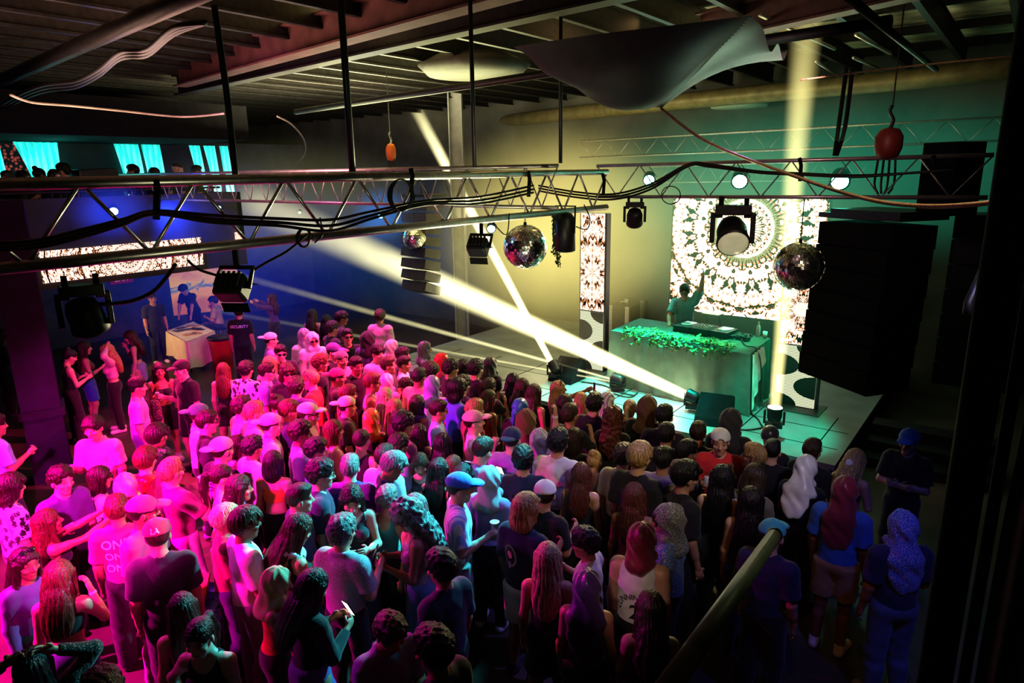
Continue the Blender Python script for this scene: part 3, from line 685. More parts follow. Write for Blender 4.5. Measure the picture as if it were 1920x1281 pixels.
# round ceiling diffusers
m = MB(); m.lathe([(.1, 0), (.75, .05), (.9, .2), (.6, .35), (.1, .4)], at(890, 148, 6.35), n=28); tag(m.build('round_diffuser', mat('pale_diffuser', (.03, .028, .02), .6), None, True), 'wide round ceiling diffuser left of the tarp', 'diffuser')
m = MB(); m.lathe([(.1, 0), (.55, .02), (.6, .1), (.1, .14)], at(1385, 204, 6.3)*V3(.84, .84, 1)+V3(0, 0, -.22), n=28); tag(m.build('round_diffuser', mat('pale_diffuser_b', (.35, .4, .36), .6), None, True), 'pale round ceiling diffuser below the tarp tip', 'diffuser')
# steel columns
def column(name, x, y, w, d, mt, z1=ZC, rz=0):
    m = MB(); c, s = math.cos(rz), math.sin(rz); Rm = np.array(Rz(math.degrees(rz)))
    for o_, sz in (((-d/2, 0), (.03, w)), ((d/2, 0), (.03, w)), ((0, 0), (d, .03))):
        p = Rm@V3(o_[0], o_[1], 0); m.box((x+p[0], y+p[1], z1/2), (sz[0], sz[1], z1), Rm)
    return struct(m.build(name, mt))
column('column_centre', -11.3, 12.9, .34, .3, M['grey_column'], rz=R_(35))
c0 = at(118, 905, 0); M['column'] = mat('column_dark_paint', (.02, .016, .05), .5, .1, var=.35, scale=5, bump=.1); c0 = np.array([-11.63, 3.55]); cl = column('column_left', c0[0], c0[1], .5, .42, M['column'], z1=4.62, rz=R_(-20))
MB().box((c0[0], c0[1], 1.5), (.58, .58, .12), Rz(-20)).build('column_plate', M['column'], cl)
# ------------------------------------------------------------------ trusses
def truss(a, b, h, lab, mt, up=V3(0, 0, -1), r=.026, step=.42, group='lighting trusses', col_=None):
    a, b = np.array(a, float), np.array(b, float); t = tag(empty('lighting_truss', a), lab, 'truss', group); L = np.linalg.norm(b-a); d = (b-a)/L
    MB().tube([0*a, d*L], r, 10).build('top_chord', mt, t, True); MB().tube([up*h, up*h+d*L], r, 10).build('bottom_chord', mt, t, True)
    n = max(2, int(L/step)); m = MB()
    for k in range(n): p, q, w = d*L*k/n, d*L*(k+.5)/n, d*L*(k+1)/n; m.tube([p, q+up*h], r*.36, 5); m.tube([q+up*h, w], r*.36, 5)
    m.build('lacing', mt, t, True); return t
M['truss_pink'] = mat('aluminium_truss', (.5, .46, .46), .35, .7, var=.15)
XA = -4.2
truss((XA, .35, 4.875), (XA, 7.55, 4.875), .42, 'nearest truss with thick grey tubes crossing from the left edge', M['steel'], step=.62, r=.034)
YC, YD = 6.3, 8.0
truss((-19.0, YC, 4.95), (-4.1, YC, 4.95), .44, 'pink-lit truss running back to the left wall behind the near truss', M['truss_pink'], r=.022)
truss((-4.6, YD, 4.95), (-.35, YD, 4.98), .39, 'truss over the front row carrying the big moving head', M['truss_pink'], r=.022, step=.55)
truss((-7.9, 13.0, 5.5), (1.8, 13.0, 5.6), .34, 'pale green-lit truss high above the stage', M['steel'], r=.02, step=.6)
truss((-7.2, 15.0, 4.95), (-2.6, 15.0, 5.0), .36, 'faint far truss behind the stage screen top', M['steel'], r=.018, step=.45)
for (px, py, X, Y, lab) in ((661, 322, XA, None, 'black rod hanging over the left half of the near truss'), (890, 314, XA, None, 'thin black rod holding the near truss near its middle'), (1051, 306, None, YC, 'thin black rod above the truss corner')):
    p = atx(px, py, X) if X is not None else aty(px, py, Y)
    pipe('hanger_rod', [p, p+V3(0, 0, 6.8-p[2])], .026 if px < 700 else .02, M['black'], lab, 'rod', 'truss hanger rods')
# cables
M['cable'] = M['rubber']
def cable(pts, r, lab, mt=None, n=6, sm=6, group='cables on the trusses', name='cable'): return pipe(name, pts, r, mt or M['cable'], lab, 'cable', group, n, sm)
AX = lambda *ps, X=XA+.06: [atx(px, py, X) for px, py in ps]
for k, dy in enumerate((0, 7, 13)):
    cable(AX((-60, 458+dy), (60, 452+dy), (150, 432+dy), (230, 412+dy*.7), (292, 396+dy*.4), (400, 404+dy), (520, 410+dy), (620, 412+dy*1.6), (700, 396+dy), (800, 376+dy*.6), (900, 369+dy), (1000, 348+dy), X=XA+.05+.02*k), .011, ['upper', 'middle', 'lowest'][k]+' of three black cables sagging along the near truss')
AY = lambda *ps, Y=YD-.06: [aty(px, py, Y) for px, py in ps]
for k, dy in enumerate((0, 5, 10)):
    cable(AY((1010, 348+dy), (1080, 360+dy), (1150, 364+dy), (1220, 345+dy), (1290, 308+dy*.4), (1330, 308+dy*.5), (1420, 321+dy*.3), (1500, 325+dy*.3), (1600, 329+dy*.3), (1700, 325), (1790, 318), Y=YD-.06-.03*k), .013, ['upper', 'middle', 'lowest'][k]+' black cable looping along the truss over the front row')
for k, (cx, cy, r) in enumerate(((752, 366, 26), (570, 446, 15))):
    pts = [atx(cx+r*(1-.06*i/6)*math.cos(i*.7), cy+r*1.15*math.sin(i*.7), XA+.07+.002*i) for i in range(34)]
    cable(pts, .007, ['big coil of black cable tied to the near truss', 'small coil of black cable on the lower near tube'][k], sm=2, name='cable_coil')
cable([aty(1258+18*math.cos(i*.75), 366+17*math.sin(i*.75), YD-.12-.003*i) for i in range(20)], .006, 'thin cable coil left of the big moving head', sm=2, name='cable_coil')
cable(AX((330, 495), (312, 520), (285, 548), (240, 566), (175, 571), X=XA+.1), .012, 'cable drooping to the dark moving head at far left')
cable(AX((352, 488), (372, 505), (405, 516)), .009, 'short cable feeding the barn-door light on the left'); cable(AX((575, 440), (540, 470), (500, 492), (470, 510)), .009, 'cable from the small coil down to the barn-door light')
cable(AX((600, 408), (604, 440), (590, 455)), .006, 'thin cable dangling beside the small coil')
cable(AX((930, 425), (950, 440), (955, 400)), .006, 'thin cable loop beside the right barn-door light')
cable(AY((1095, 384), (1106, 410), (1100, 430), (1080, 425), Y=6.9), .007, 'cable loop at the end of the near truss')
for k, dy in enumerate((0, 6, 12)):
    cable([at(-10, 205+dy, 6.0), at(30, 180+dy, 6.0), at(80, 160+dy, 6.0), at(140, 152+dy, 6.0), at(185, 130+dy, 6.0), at(225, 98+dy, 6.0), at(275, 92+dy, 6.0), at(325, 52+dy, 6.0), at(385, 42, 6.0)], .022, ['top', 'middle', 'lowest'][k]+' strand of the cable bundle slung under the ceiling duct', group='ceiling cables')
M['pale_cable'] = mat('pale_cable', (.22, .19, .15), .6)
cable([at(20, 178, 5.7), at(60, 192, 5.7), at(130, 198, 5.7), at(220, 207, 5.7), at(340, 219, 5.7), at(420, 213, 5.7)], .014, 'pale cable sagging over the balcony curtains', M['pale_cable'], group='ceiling cables')
cable([at(520, 218, 5.6), at(550, 236, 5.6), at(572, 268, 5.45), at(568, 295, 5.3), at(548, 312, 5.2)], .012, 'pale cable curling down behind the black rod', M['pale_cable'], group='ceiling cables')
cable([atd(1240, 204, 6.4), atd(1330, 268, 5.8), atd(1500, 334, 5.0), atd(1620, 372, 4.4), atd(1720, 386, 4.0), atd(1820, 384, 3.6), atd(1960, 366, 3.2)], .014, 'brown rope swinging from the tarp to the right edge', M['rope'], name='rope', group='ropes')
cable([atd(1500, 150, 5), atd(1700, 125, 4.4), atd(1930, 102, 4)], .006, 'thin twisted line in the upper right', M['rope'], name='rope', group='ropes')
for k, (dx, lab) in enumerate(((0, 'left strap of the pair holding the right truss'), (12, 'right strap of the pair holding the right truss'))):
    cable([aty(1565+dx*.3, 292, YD), aty(1572+dx, 240, YD), aty(1584+dx, 150, YD+.2), aty(1586+dx, 125, YD+.2)], .022, lab, M['black_matte'], name='strap', group='lifting straps')
for px in (430, 424): cable([atx(px+15, 332, XA-.5), atx(px, 190, XA-.5), atx(px-18, 60, XA-.5), atx(px-25, 10, XA-.5)], .012, 'black line hanging over the balcony curtains, '+('nearer the rod' if px == 430 else 'nearer the curtains'), name='hanging_line', group='ceiling cables')
for (px, py, X, Y, hh_, lab) in ((292, 352, XA, None, 60, 'wide black clamp strap on the left of the near truss'), (770, 330, XA, None, 30, 'black clamp strap above the big cable coil'), (990, 335, XA, None, 34, 'black clamp strap right of the big coil'), (1130, 340, XA, None, 26, 'black clamp at the end of the near truss'), (1499, 310, None, YD, 30, 'black clamp strap in front of the upright beam'), (1750, 305, None, YD, 22, 'black clamp strap at the right end of the truss')):
    f_ = (lambda a, b: atx(a, b, X+.03)) if X is not None else (lambda a, b: aty(a, b, Y-.03))
    pipe('clamp_strap', [f_(px, py-14), f_(px+3, py), f_(px+1, py+hh_)], .02, M['black_matte'], lab, 'strap', 'clamp straps')
def hoist(p, mt, lab, s=1.0):
    t = tag(empty('chain_hoist', p), lab, 'hoist', 'chain hoists'); m = MB()
    m.lathe([(.02, -.16), (.1, -.14), (.13, -.05), (.13, .06), (.09, .13), (.02, .15)], (0, 0, 0), n=16, sx=s, sy=s); m.build('hoist_body', mt, t, True)
    MB().tube([(0, 0, .14), (.02, 0, .22), (-.02, 0, .3), (0, 0, .36)], .018, 6, 3).build('hook', M['dark_steel'], t, True)
    MB().tube([(0, 0, .34), (0, 0, 6.7-p[2])], .008, 5).build('chain', M['dark_steel'], t); m = MB()
    for k in range(4): m.tube([(.05*(k-1.5), 0, -.12), (.06*(k-1.5), .02, -.4), (.03*(k-1.5), 0, -.5)], .012, 5, 3)
    m.build('chain_fall', M['dark_steel'], t, True)
hoist(aty(1666, 268, YD), mat('dull_red_enamel', (.2, .03, .02), .5), 'red chain hoist above the right truss'); hoist(aty(733, 285, 9.0), M['orange'], 'orange chain hoist hanging left of the slanting beam', .7)
# tarp
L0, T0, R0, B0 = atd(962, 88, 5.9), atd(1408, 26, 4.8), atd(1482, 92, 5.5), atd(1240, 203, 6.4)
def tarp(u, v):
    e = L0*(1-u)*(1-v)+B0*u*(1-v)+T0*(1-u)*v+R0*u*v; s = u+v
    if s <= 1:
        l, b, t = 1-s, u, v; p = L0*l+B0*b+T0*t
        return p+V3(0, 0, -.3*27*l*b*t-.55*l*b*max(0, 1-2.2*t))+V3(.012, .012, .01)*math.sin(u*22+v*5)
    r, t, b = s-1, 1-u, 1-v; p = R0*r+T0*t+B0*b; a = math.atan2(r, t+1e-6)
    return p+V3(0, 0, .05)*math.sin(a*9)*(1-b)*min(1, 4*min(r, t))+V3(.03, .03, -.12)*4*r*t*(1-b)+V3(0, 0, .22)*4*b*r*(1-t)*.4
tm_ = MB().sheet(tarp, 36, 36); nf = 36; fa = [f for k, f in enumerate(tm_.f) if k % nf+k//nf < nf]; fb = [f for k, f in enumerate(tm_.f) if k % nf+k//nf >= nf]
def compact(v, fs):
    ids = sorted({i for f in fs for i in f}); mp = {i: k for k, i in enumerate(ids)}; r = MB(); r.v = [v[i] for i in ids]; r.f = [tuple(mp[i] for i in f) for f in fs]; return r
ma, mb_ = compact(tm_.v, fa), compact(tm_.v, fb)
tp = ma.build('hanging_tarp', mat('tarp_shaded', (.03, .032, .03), .6, bump=.2), None, True); mb_.build('tarp_lit_side', M['sail'], tp, True); tag(tp, 'tarp slung like a sail under the ceiling, shaded half coloured black', 'tarp')  # one tarp: shade put into the black half's colour, light into the grey
# ------------------------------------------------------------------ lamps
def moving_head(p, aim, s, lab, lens=None, group='moving head lights', hang=True, tilt=0):
    t = tag(empty('moving_head_light', p), lab, 'stage light', group); up = 1 if hang else -1; rz = math.atan2(-p[0], p[1]); Rm = Rz(math.degrees(-rz)*-1+0)
    q = lambda *a: Rm@V3(*a)*s
    bevel(MB().box(q(0, 0, .42*up), np.array((.72, .42, .2))*s, Rm).build('base', M['black'], t), .02*s)
    for k in (-1, 1):
        m = MB(); m.box(q(k*.4, 0, .05*up), np.array((.1, .22, .62))*s, Rm); m.box(q(k*.33, 0, .31*up), np.array((.24, .24, .1))*s, Rm); bevel(m.build('yoke_arm', M['black'], t), .02*s)
    d = np.array(aim, float)-p; d /= np.linalg.norm(d); Rh = rot_to(d)
    MB().lathe([(.14, -.34), (.25, -.3), (.31, -.12), (.31, .12), (.34, .26), (.33, .31)], (0, 0, -.08*up*s), R=Rh*s, n=22).build('head', M['black'], t, True)
    MB().lathe([(.001, .318), (.2, .325), (.305, .315)], (0, 0, -.08*up*s), R=Rh*s, n=22).build('lens', lens or M['glass_dark'], t, True)
    if hang:
        for k in (-1, 1): MB().box(q(k*.25, 0, .6), np.array((.1, .12, .2))*s, Rm).build('clamp', M['black_matte'], t)
    return t
mhc = aty(1373, 432, YD)
moving_head(mhc, mhc+V3(.9, -1.8, -1.35), .56, 'big black moving head light with pale lens under the right truss', M['lens'])
p = aty(1190, 404, YD); moving_head(p, p+V3(-.3, .6, -1), .32, 'small black moving head left of the screen')
p = atx(160, 585, XA); moving_head(p, p+V3(-.2, .3, -1), .3, 'dark moving head hanging close at the far left')
def blinder(p, aim, s, lab):
    t = tag(empty('barn_door_light', p), lab, 'stage light', 'barn door lights'); d = np.array(aim, float)-p; d /= np.linalg.norm(d); sd = np.cross(d, V3(0, 0, 1)); sd /= np.linalg.norm(sd); u = np.cross(sd, d)
    Rm = np.stack([sd, d, u], 1)*s; q = lambda *a: Rm@V3(*a)
    bevel(MB().box((0, 0, 0), (1, .7, .8), Rm).build('housing', M['black'], t), .02)
    m = MB()
    for k in range(5): m.box(q(-.36+.18*k, -.4, .1), (.1, .12, .55), Rm)
    m.build('cooling_fins', M['dark_steel'], t)
    MB().box(q(0, .36, 0), (.85, .02, .62), Rm).build('lens', M['lens'], t)
    for k in (-1, 1): MB().box(q(0, .5, k*.47), (.95, .34, .03), np.stack([sd, (d+u*k*.5)/1.118, u], 1)*s).build('barn_door', M['black_matte'], t)
    MB().tube([q(-.58, 0, 0), q(-.58, -.1, .75), q(.58, -.1, .75), q(.58, 0, 0)], .045*s*2, 6).build('yoke', M['black'], t)
    MB().tube([q(0, -.1, .75), q(0, -.1, .75)+V3(0, 0, 4.46-p[2]-q(0, -.1, .75)[2])], .02, 6).build('clamp', M['black_matte'], t)
    return t
p = atx(436, 540, XA); blinder(p, p+V3(-.5, .9, -.9), .2, 'black barn-door light hanging over the white-clothed table')
p = atx(897, 464, XA); blinder(p, p+V3(-.3, .9, -1.0), .19, 'black barn-door light beside the largest disco ball')
p = atx(1060, 437, XA); t = tag(empty('par_can_light', p), 'cylindrical black lamp draped with trailing ivy', 'stage light', 'par can lights')
MB().lathe([(.05, -.22), (.115, -.2), (.11, .16), (.07, .22), (.02, .23)], n=20).build('housing', M['black'], t, True); MB().lathe([(.001, -.215), (.1, -.212)], n=20).build('lens', M['lens'], t)
MB().tube([(-.12, 0, 0), (-.13, 0, .3), (.13, 0, .3), (.12, 0, 0)], .012, 6).build('yoke', M['black'], t)
m = MB(); rg = random.Random(3)
for k in range(9):
    x, y, L = rg.uniform(-.2, -.06), rg.uniform(-.06, .06), rg.choice((.35, .4, .5, .62, .8))
    m.tube([(x, y, .22), (x-.01, y, .22-L/2), (x+.02, y, .22-L)], .004, 4)
    for j in range(int(L*45)): z = .22-j/45; c = V3(x+rg.uniform(-.02, .02), y+rg.uniform(-.02, .02), z); m.box(c, (.022, .006, .026), Rz(rg.uniform(0, 180))@Rx(rg.uniform(-50, 50)))
iv = m.build('trailing_ivy', mat('dark_ivy', (.05, .09, .03), .6, var=.4)); iv.location = [float(q) for q in p]; tag(iv, 'trailing ivy vine hanging from the cylindrical lamp', 'plant', None, 'stuff')
GLOW = []
def par(p, colr, s, lab, es=20.0, aim=V3(0, -.5, -1), group='small colour lamps'):
    t = tag(empty('led_par_light', p), lab, 'stage light', group); Rm = rot_to(aim)*s
    MB().lathe([(.05, -.14), (.09, -.13), (.1, .0), (.105, .04)], R=Rm, n=16).build('housing', M['black'], t, True)
    MB().lathe([(.001, .055), (.06, .05), (.098, .035)], R=Rm, n=16).build('lens', emit_mat('lamp_glow_%d' % len(GLOW), colr, es), t, True); GLOW.append((p, colr))
    MB().tube([Rm@V3(.1, 0, 0), Rm@V3(.12, 0, -.1), V3(0, 0, .2)*s], .008, 5).build('yoke', M['black'], t)
TOE = V3(0, 0, 0)
def toward(p, k=1.0): d = EYE-p; return d/np.linalg.norm(d)
for (px, py, fn, v, cc, s, lab, es) in ((213, 395, atx, BX+.12, (.12, .2, 1), .8, 'bright blue lamp under the balcony rail at left', 90), (410, 389, atx, BX+.12, (.1, .3, 1), .5, 'slim blue lamp further along the balcony rail', 40), (714, 403, aty, 11, (.05, .5, 1), .8, 'cyan-blue lamp in the dark left of the steel column', 60), (921, 428, aty, 6.6, (.15, .45, 1), .55, 'blue lamp tucked behind the right barn-door light', 30),
    (1217, 336, aty, 13.0, (.1, 1, .85), 1.2, 'teal lamp left of the big moving head', 60), (1387, 338, aty, 13.0, (.15, 1, .75), 1.5, 'bright green lamp above the big moving head', 70), (1575, 338, aty, 13.0, (.1, 1, .65), 1.6, 'green lamp on the truss above the speaker stack', 50), (562, 398, aty, 10, (.15, 1, .1), .35, 'tiny green lamp among the near truss cables', 20)):
    p = fn(px, py, v); par(p, cc, s, lab, es, toward(p)*.8+V3(0, 0, -.35))
# disco balls
M['mirror'] = mat('mirror_tiles', (.9, .9, .88), .2, 1.0, var=.25, scale=40)
def disco(p, r, lab, top):
    m = MB(); rg = random.Random(int(r*1000)); na = 26
    for i in range(na):
        th0, th1 = math.pi*i/na, math.pi*(i+1)/na; n = max(4, int(2*na*math.sin((th0+th1)/2)))
        for k in range(n):
            a0, a1 = 2*math.pi*(k+.06)/n, 2*math.pi*(k+.94)/n; j = [rg.uniform(-.012, .012) for _ in range(4)]
            t0, t1 = th0+.05/na, th1-.05/na
            m.add([(r*(1+jj)*math.sin(t)*math.cos(a), r*(1+jj)*math.sin(t)*math.sin(a), r*(1+jj)*math.cos(t)) for (t, a), jj in zip(((t0, a0), (t1, a0), (t1, a1), (t0, a1)), (j[0], j[1], j[1]+j[2]-j[0]*.5, j[0]+j[2]*.7))], [(0, 1, 2, 3)])
    t = tag(empty('disco_ball', p), lab, 'disco ball', 'mirrored disco balls'); m.build('mirror_tiles', M['mirror'], t); MB().sphere((0, 0, 0), r*.975).build('core', M['black'], t, True)
    MB().cyl((0, 0, r*.98), (0, 0, r*1.12), .02).build('cap', M['black'], t); MB().tube([(0, 0, r*1.1), (0, 0, top-p[2])], .006, 5).build('chain', M['dark_steel'], t)
p = aty(985, 463, 7.0); disco(p, .275, 'largest bright disco ball under the end of the near truss', 4.5)
p = aty(1497, 500, YD); disco(p, .272, 'darker disco ball in front of the speaker stack', 4.6)
p = aty(778, 447, 10.8); disco(p, .26, 'distant small disco ball by the steel column', 5.0)
# ------------------------------------------------------------------ speakers
t = tag(empty('line_array', (-1.42, 8.9, 0)), 'tall black stack of speakers hanging right of the stage', 'loudspeaker', 'hanging speaker arrays'); t.rotation_euler = (0, 0, R_(-35))
for k in range(7):
    z = 4.12-.27*k; m = MB(); w0, w1 = .62, .56; th = R_(-1.5*k); y0 = -.02*k
    m.box((0, y0, z), (1.1, .62, .266)); o = bevel(m.build('speaker_cabinet', M['black_matte'], t), .006); MB().box((0, y0-.318, z), (1.06, .012, .25)).build('grille', M['black_matte'], o)
    MB().box((-.556, y0-.1, z), (.02, .05, .2)).build('rigging_plate', M['dark_steel'], o)
MB().box((.05, .1, 4.36), (1.0, .7, .1)).box((-.3, .0, 4.32), (.9, .3, .06)).build('fly_bar', M['black'], t); MB().box((.62, .3, 4.75), (.4, .4, .75)).build('hoist_bag', M['black_matte'], t)
t = tag(empty('line_array', (-.25, 9.8, 0)), 'second dark speaker stack behind the tall one at right', 'loudspeaker', 'hanging speaker arrays')
for k in range(7): MB().box((0, -.02*k, 4.2-.29*k), (.9, .6, .27)).build('speaker_cabinet', M['black'], t)
ctr = aty(795, 470, 11.2); t = tag(empty('line_array', ctr), 'slatted grey speaker stack hanging left of the steel column', 'loudspeaker', 'hanging speaker arrays')
M['grey_cab'] = mat('grey_cabinet', (.06, .057, .055), .6, var=.2)
for k in range(8): MB().box((0, -.035*k+.1*(k/7)**2, 1.0-.26*k), (.75, .5, .2), Rx(3*k)).build('speaker_cabinet', M['grey_cab'], t)
MB().box((0, .1, 1.22), (.8, .6, .06)).build('fly_bar', M['black'], t); MB().tube([(0, 0, 1.24), (0, 0, 5.4-ctr[2])], .01, 5).build('chain', M['dark_steel'], t)
# ------------------------------------------------------------------ stage screens
def mandala(name, strength, seed, cx=.5, cy=.75, n=16, asp=1.3, border=True, tint=(1, .97, .85)):
    m, nt, out = nodes(name)
    uv = N(nt, 'TexCoord').outputs['UV']; s = N(nt, 'SeparateXYZ', {0: uv})
    x = MA(nt, 'MULTIPLY', MA(nt, 'SUBTRACT', s.outputs[0], cx), asp); y = MA(nt, 'SUBTRACT', s.outputs[1], cy)
    r = MA(nt, 'SQRT', MA(nt, 'ADD', MA(nt, 'MULTIPLY', x, x), MA(nt, 'MULTIPLY', y, y))); th = MA(nt, 'ARCTAN2', y, x)
    w = 2*math.pi/n; f = MA(nt, 'ABSOLUTE', MA(nt, 'SUBTRACT', MA(nt, 'MODULO', MA(nt, 'ADD', th, 20*w+.001), w), w/2))
    v = N(nt, 'CombineXYZ', {0: MA(nt, 'MULTIPLY', f, 1.6), 1: MA(nt, 'MULTIPLY', r, 2.0), 2: float(seed)}).outputs[0]
    vor = N(nt, 'TexVoronoi', {'Vector': v, 'Scale': 11.0}, feature='DISTANCE_TO_EDGE').outputs[0]
    vo2 = N(nt, 'TexVoronoi', {'Vector': v, 'Scale': 4.2}).outputs['Distance']; no = N(nt, 'TexNoise', {'Vector': v, 'Scale': 7.0, 'Detail': 3.0, 'Distortion': 1.5}).outputs[0]
    rings = MA(nt, 'SINE', MA(nt, 'MULTIPLY', r, 34.0))
    on = MA(nt, 'ADD', MA(nt, 'MULTIPLY', no, 1.25), MA(nt, 'MULTIPLY', rings, .07)); on = MA(nt, 'SUBTRACT', on, MA(nt, 'MULTIPLY', vo2, .25))
    body_ = ramp(nt, on, [(.40, (0, 0, 0)), (.44, (1, .25, .08)), (.5, (1, .9, .7)), (.56, tint)])
    lines = ramp(nt, vor, [(.018, (.1, .05, .03)), (.05, (1, 1, 1))])
    c = mixc(nt, 1.0, body_, lines, 'MULTIPLY')
    c = mixc(nt, .0 if not border else 1.0, c, ramp(nt, MA(nt, 'ABSOLUTE', MA(nt, 'SUBTRACT', r, .27)), [(.022, (.12, .13, .07)), (.035, (1, 1, 1))]), 'MULTIPLY')
    e = N(nt, 'Emission', {'Color': c, 'Strength': strength}); nt.links.new(e.outputs[0], out.inputs[0]); return m
def uvquad(name, pts, m, parent=None):
    me = bpy.data.meshes.new(name); me.from_pydata([tuple(map(float, p)) for p in pts], [], [(0, 1, 2, 3)]); uv = me.uv_layers.new(name='UVMap')
    for k, c in enumerate(((0, 0), (1, 0), (1, 1), (0, 1))): uv.data[k].uv = c
    me.materials.append(m); return link(name, me, parent)
t = tag(empty('led_wall', (-4.8, 14.6, 0)), 'large glowing LED wall with mandala pattern behind the DJ', 'LED screen', 'LED screens')
MB().box((0, .06, 3.02), (3.3, .1, 2.56)).build('cabinet_frame', M['black'], t); uvquad('screen_face', [(-1.62, -.0, 1.76), (1.62, -.0, 1.76), (1.62, 0, 4.28), (-1.62, 0, 4.28)], mandala('mandala_screen', 2.8, 3.3), t)
for k in (-1, 1): MB().box((k*1.2, .2, 1.3), (.08, .08, .8)).build('support_leg', M['black'], t)
def opart(m, w, h, parts):
    """white board with black petals and triangles"""
    return None
M['board_glow'] = emit_mat('op_board_glow', (.85, .88, .6), .75); M['board_black'] = mat('op_board_black', (.02, .02, .02), .6)  # brightness of the white board put in as emission
def side_column(x0, x1, y, ztop, zmid, lab, seed):
    t = tag(empty('led_column', ((x0+x1)/2, y, .9)), lab, 'LED screen', 'LED screens'); w = x1-x0
    MB().box((0, .1, (ztop-.9)/2), (w+.06, .16, ztop-.9)).build('cabinet_frame', M['black'], t)
    uvquad('screen_face', [(-w/2, 0, zmid-.9), (w/2, 0, zmid-.9), (w/2, 0, ztop-.9), (-w/2, 0, ztop-.9)], mandala('column_screen_%d' % seed, 1.5, seed, .5, .4, 6, .35, False, (1, .8, .65)), t)
    uvquad('pattern_board', [(-w/2, 0, .03), (w/2, 0, .03), (w/2, 0, zmid-.92), (-w/2, 0, zmid-.92)], M['board_glow'], t); m = MB(); hgt = zmid-.95; n = 3
    for k in range(n):
        z0 = .03+hgt*k/n; zz = hgt/n
        for (cx, cz, a0, a1) in ((-w/2, z0, 0, math.pi/2), (w/2, z0+zz, math.pi, 1.5*math.pi)) if k % 2 == 0 else ((w/2, z0, math.pi/2, math.pi), (-w/2, z0+zz, -math.pi/2, 0)):
            vs = [(cx, -.006, cz)]+[(cx+w*.55*math.cos(a0+(a1-a0)*i/10), -.006, cz+zz*.55*math.sin(a0+(a1-a0)*i/10)) for i in range(11)]; m.add(vs, [tuple(range(12))])
    m.build('black_petals', M['board_black'], t); m = MB()
    for k in range(40): m.box((0, -.004, .05+hgt*k/40), (w*.98, .003, .006))
    m.build('board_lines', M['board_black'], t); MB().box((0, .0, -.0), (w+.3, .6, .03)).build('foot_plate', M['grey_cab'], t)
side_column(-7.1, -6.56, 11.75, 4.08, 2.15, 'narrow LED column left of the DJ table', 7); side_column(-3.15, -2.5, 11.75, 3.5, 2.0, 'narrow LED column right of the DJ table', 9)
# ------------------------------------------------------------------ DJ table and what stands on it
ZT = 1.95; fl, fr_, br = at(1145, 620, ZT), at(1405, 665, ZT), at(1445, 634, ZT); bl = fl+br-fr_
ex = (fr_-fl)/np.linalg.norm(fr_-fl); ey = (br-fr_)/np.linalg.norm(br-fr_); LT, WT = np.linalg.norm(fr_-fl), np.linalg.norm(br-fr_); TC = (fl+br)/2; RT_ = np.stack([ex, np.cross(V3(0, 0, 1), ex), V3(0, 0, 1)], 1)
TP = lambda u, v, z=0: fl+ex*u*LT+ey*v*WT+V3(0, 0, z)
t = tag(empty('dj_table', (TC[0], TC[1], .9)), 'long cloth-draped DJ table at the centre of the stage', 'table'); base = V3(TC[0], TC[1], .9)
m = MB(); m.sheet(lambda u, v: TP(u, v)-base, 12, 6); per = [(u, 0) for u in np.linspace(0, 1, 60)]+[(1, v) for v in np.linspace(0, 1, 28)]+[(u, 1) for u in np.linspace(1, 0, 60)]+[(0, v) for v in np.linspace(1, 0, 28)]
cen = TP(.5, .5)
def skirt(i, j):
    u, v = per[min(int(round(i*(len(per)-1))), len(per)-1)]; p = TP(u, v); d = p-cen; d[2] = 0; d /= np.linalg.norm(d)
    return p+d*(.012+.035*j*math.sin(i*150)+.05*j)-base-V3(0, 0, (ZT-.91)*j)
m.sheet(skirt, len(per)-1, 6); m.build('cloth_cover', M['dj_cloth'], t, True)
M['sash'] = mat('pale_sash', (.55, .75, .65), .4, bump=.4, bscale=14); m = MB(); m.sheet(lambda u, v: TP(1, .02+.5*u)+ex*(.05+.05*v+.02*math.sin(u*22))-V3(0, 0, v*(.95-.75*u))-base, 20, 8); m.build('cloth_side_panel', M['sash'], t, True)
rg = random.Random(5); m = MB()
leaf = np.array([(0, 0, 0), (.5, .35, .08), (.3, .6, .05), (.0, 1.05, 0), (-.3, .6, .05), (-.5, .35, .08)])
for k in range(950):
    u = .08+.8*rg.random()**.9; v = abs(rg.gauss(.06, .13)); over = rg.random() < .22; p = TP(u, min(v, .4), .02+.05*rg.random())
    if over: p = TP(u, 0, -.16*rg.random()**2)-ey*(.04+.03*rg.random())
    Rm = Rz(rg.uniform(0, 360))@Rx(rg.uniform(-50, 50)); s = rg.uniform(.035, .075); m.add((leaf*s)@Rm.T+p, [(0, 1, 2, 3), (0, 3, 4, 5)])
tag(m.build('ivy_garland', M['leaf']), 'bright green ivy garland spread along the front of the DJ table', 'plant', None, 'stuff')
def gear_box(u, v, sz, name, lab, cat='DJ equipment', group='DJ equipment on the table', dz=0): p = TP(u, v, sz[2]/2+dz); t = tag(empty(name, p), lab, cat, group); bevel(MB().box((0, 0, 0), sz, RT_).build('body', M['black'], t), .008); return t
M['knob_lit'] = emit_mat('control_lights', (.7, 1, .9), .8)
for u, lab in ((.45, 'black media player deck at the left of the mixer'), (.72, 'black media player deck at the right of the mixer')):
    t = gear_box(u, .7, (.34, .44, .12), 'media_player', lab); MB().lathe([(.001, .075), (.1, .075), (.115, .06)], R=RT_, n=24).build('jog_wheel', M['steel'], t, True); MB().box(RT_@V3(0, .15, .065), (.2, .1, .012), RT_).build('display', M['knob_lit'], t)
t = gear_box(.585, .7, (.36, .44, .12), 'dj_mixer', 'black DJ mixer between the two decks'); m = MB()
for i in range(5):
    for j in range(5): m.cyl(RT_@V3(-.13+.065*i, -.16+.075*j, .06), RT_@V3(-.13+.065*i, -.16+.075*j, .085), .014, n=8)
